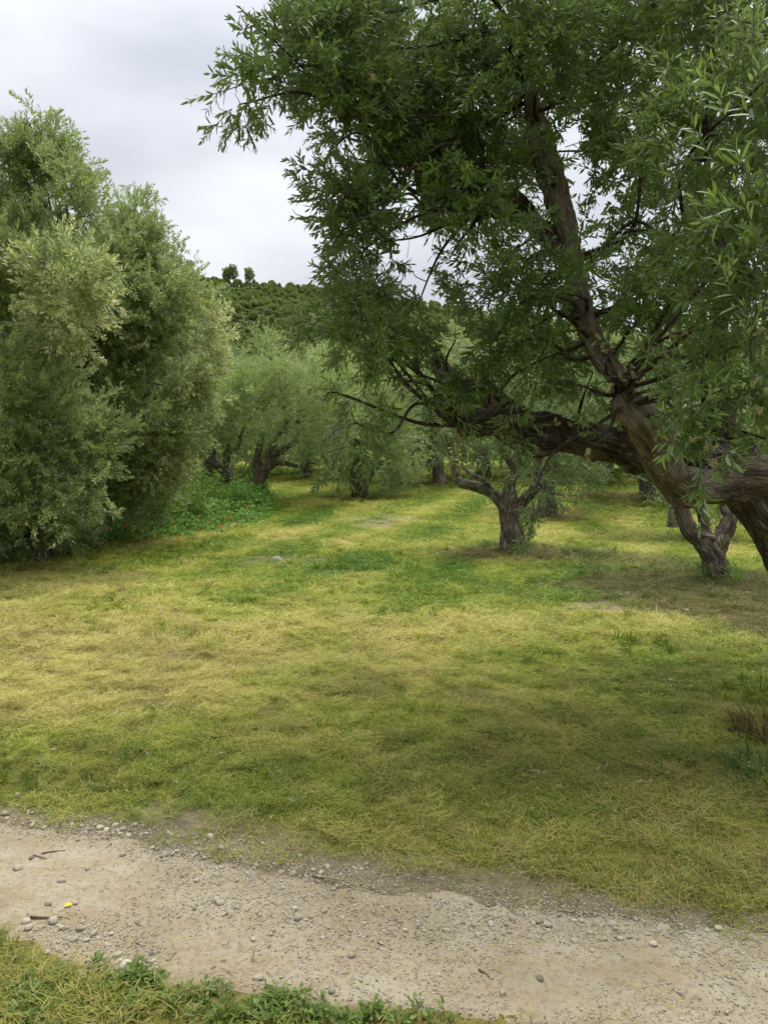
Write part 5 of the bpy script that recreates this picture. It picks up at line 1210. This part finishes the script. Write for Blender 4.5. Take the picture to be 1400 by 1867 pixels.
fls = [(196, 968, 'o'), (206, 968, 'o'), (246, 971, 'o'), (272, 954, 'o'), (364, 947, 'o'), (381, 958, 'o'), (404, 963, 'o'), (437, 923, 'o'), (455, 925, 'o'), (184, 990, 'y'), (261, 984, 'y'), (274, 975, 'y'), (321, 963, 'y'), (303, 981, 'y'), (285, 981, 'y'),
       (131, 967, 'm'), (138, 978, 'm'), (113, 956, 'm'), (205, 942, 'w'), (172, 932, 'w'), (188, 921, 'w'), (183, 934, 'w'), (327, 985, 'o'), (430, 958, 'o'), (270, 966, 'y'), (212, 948, 'w'), (345, 920, 'w'), (298, 905, 'w'), (232, 962, 'o'), (418, 948, 'o')]
for (px, py, c) in fls:
    p = bed_point(px, py)
    if p is None: p = G(px, py) + [0, -.1, .15]
    o = obj('flower', FM[c], bed); o.location = Vector(p) - bed.location; o.rotation_euler = (1.1 + rb_.normal(0, .3), rb_.normal(0, .4), rb_.normal(0, .5)); 
    o['label'] = {'o': 'orange nasturtium flower', 'y': 'yellow nasturtium flower', 'm': 'magenta flower', 'w': 'small white flower'}[c]
# tall herbs and undergrowth between the bed and the olives
def herb_bush(base_px, d, n, rx, h, label, seed, m=M_herb, ll=.10, lw=.035):
    p = W(base_px, 900, d); p[2] = float(gz(p[0], p[1])); r = np.random.default_rng(seed); t = tag(empty('shrub', p), label, 'shrub')
    g = Geo(); ns = max(6, n // 60)
    for s_ in range(ns):
        a = r.uniform(0, 6.28); q = rx * math.sqrt(r.random()); b0 = p + [math.cos(a) * q, math.sin(a) * q * .6, 0]; top = b0 + [r.normal(0, .12), r.normal(0, .12), h * r.uniform(.6, 1.1)]
        v, ff = prism(catmull([b0, (b0 + top) / 2 + r.normal(0, .04, 3), top], 6), .008, 4); g.add(v, [ff], 1)
        k = n // ns; tq = r.random(k)[:, None]; pos = b0 + (top - b0) * tq + r.normal(0, .07, (k, 3)); d_ = unit(r.normal(size=(k, 3)) + [0, 0, .2]); nr = unit(r.normal(0, .5, (k, 3)) + [0, 0, 1])
        V, f, v2, b = leaf_geo(pos, d_, nr, r.uniform(.5, 1.1, k) * ll, r.uniform(.6, 1.1, k) * lw, r.random(k), np.zeros(k), 1); g.add(V, f, 0, v2, b)
    attach('foliage', g.mesh('shrub_foliage', [m, M_twig]), t)
herb_bush(385, 17.5, 2600, .8, .95, 'leafy green undergrowth behind the nasturtiums, around the forked olive stems', 701)
herb_bush(310, 15.5, 2600, .7, .8, 'green herb thicket under the blossoming olive, behind the flower bed', 702)
herb_bush(425, 20.6, 1500, .8, .9, 'bright green shrub seen between the two leaning olive trunks', 703)
herb_bush(100, 12.2, 1500, .6, .35, 'low tangled weeds at the foot of the left edge olives', 704, M_leaf_left, .08, .02)
# shoots from the foot of the trunks
def suckers(px, py, n, h, label, seed, rx=.18):
    c = G(px, py); r = np.random.default_rng(seed); t = tag(empty('plant', c), label, 'plant'); g = Geo()
    a = r.uniform(0, 6.28, n); q = rx * np.sqrt(r.random(n)); pos = c + np.stack([np.cos(a) * q, np.sin(a) * q, r.random(n) * h * .7], 1)
    d_ = unit(r.normal(0, .8, (n, 3)) + [0, 0, .6]); V, f, v2, b = leaf_geo(pos, d_, unit(r.normal(size=(n, 3)) + [0, 0, 1]), r.uniform(.03, .08, n), r.uniform(.01, .02, n), r.random(n), np.zeros(n), 0); g.add(V, f, 0, v2, b)
    attach('foliage', g.mesh('sucker_foliage', [M_herb]), t)
suckers(948, 1012, 160, .22, 'green shoots sprouting at the foot of the small three-armed olive', 711, .22)
suckers(1335, 1062, 160, .30, 'green shoots beside the foot of the V trunk olive', 712, .16)
suckers(1278, 1060, 80, .28, 'sparse green shoots on the left of the V trunk foot', 713, .12)
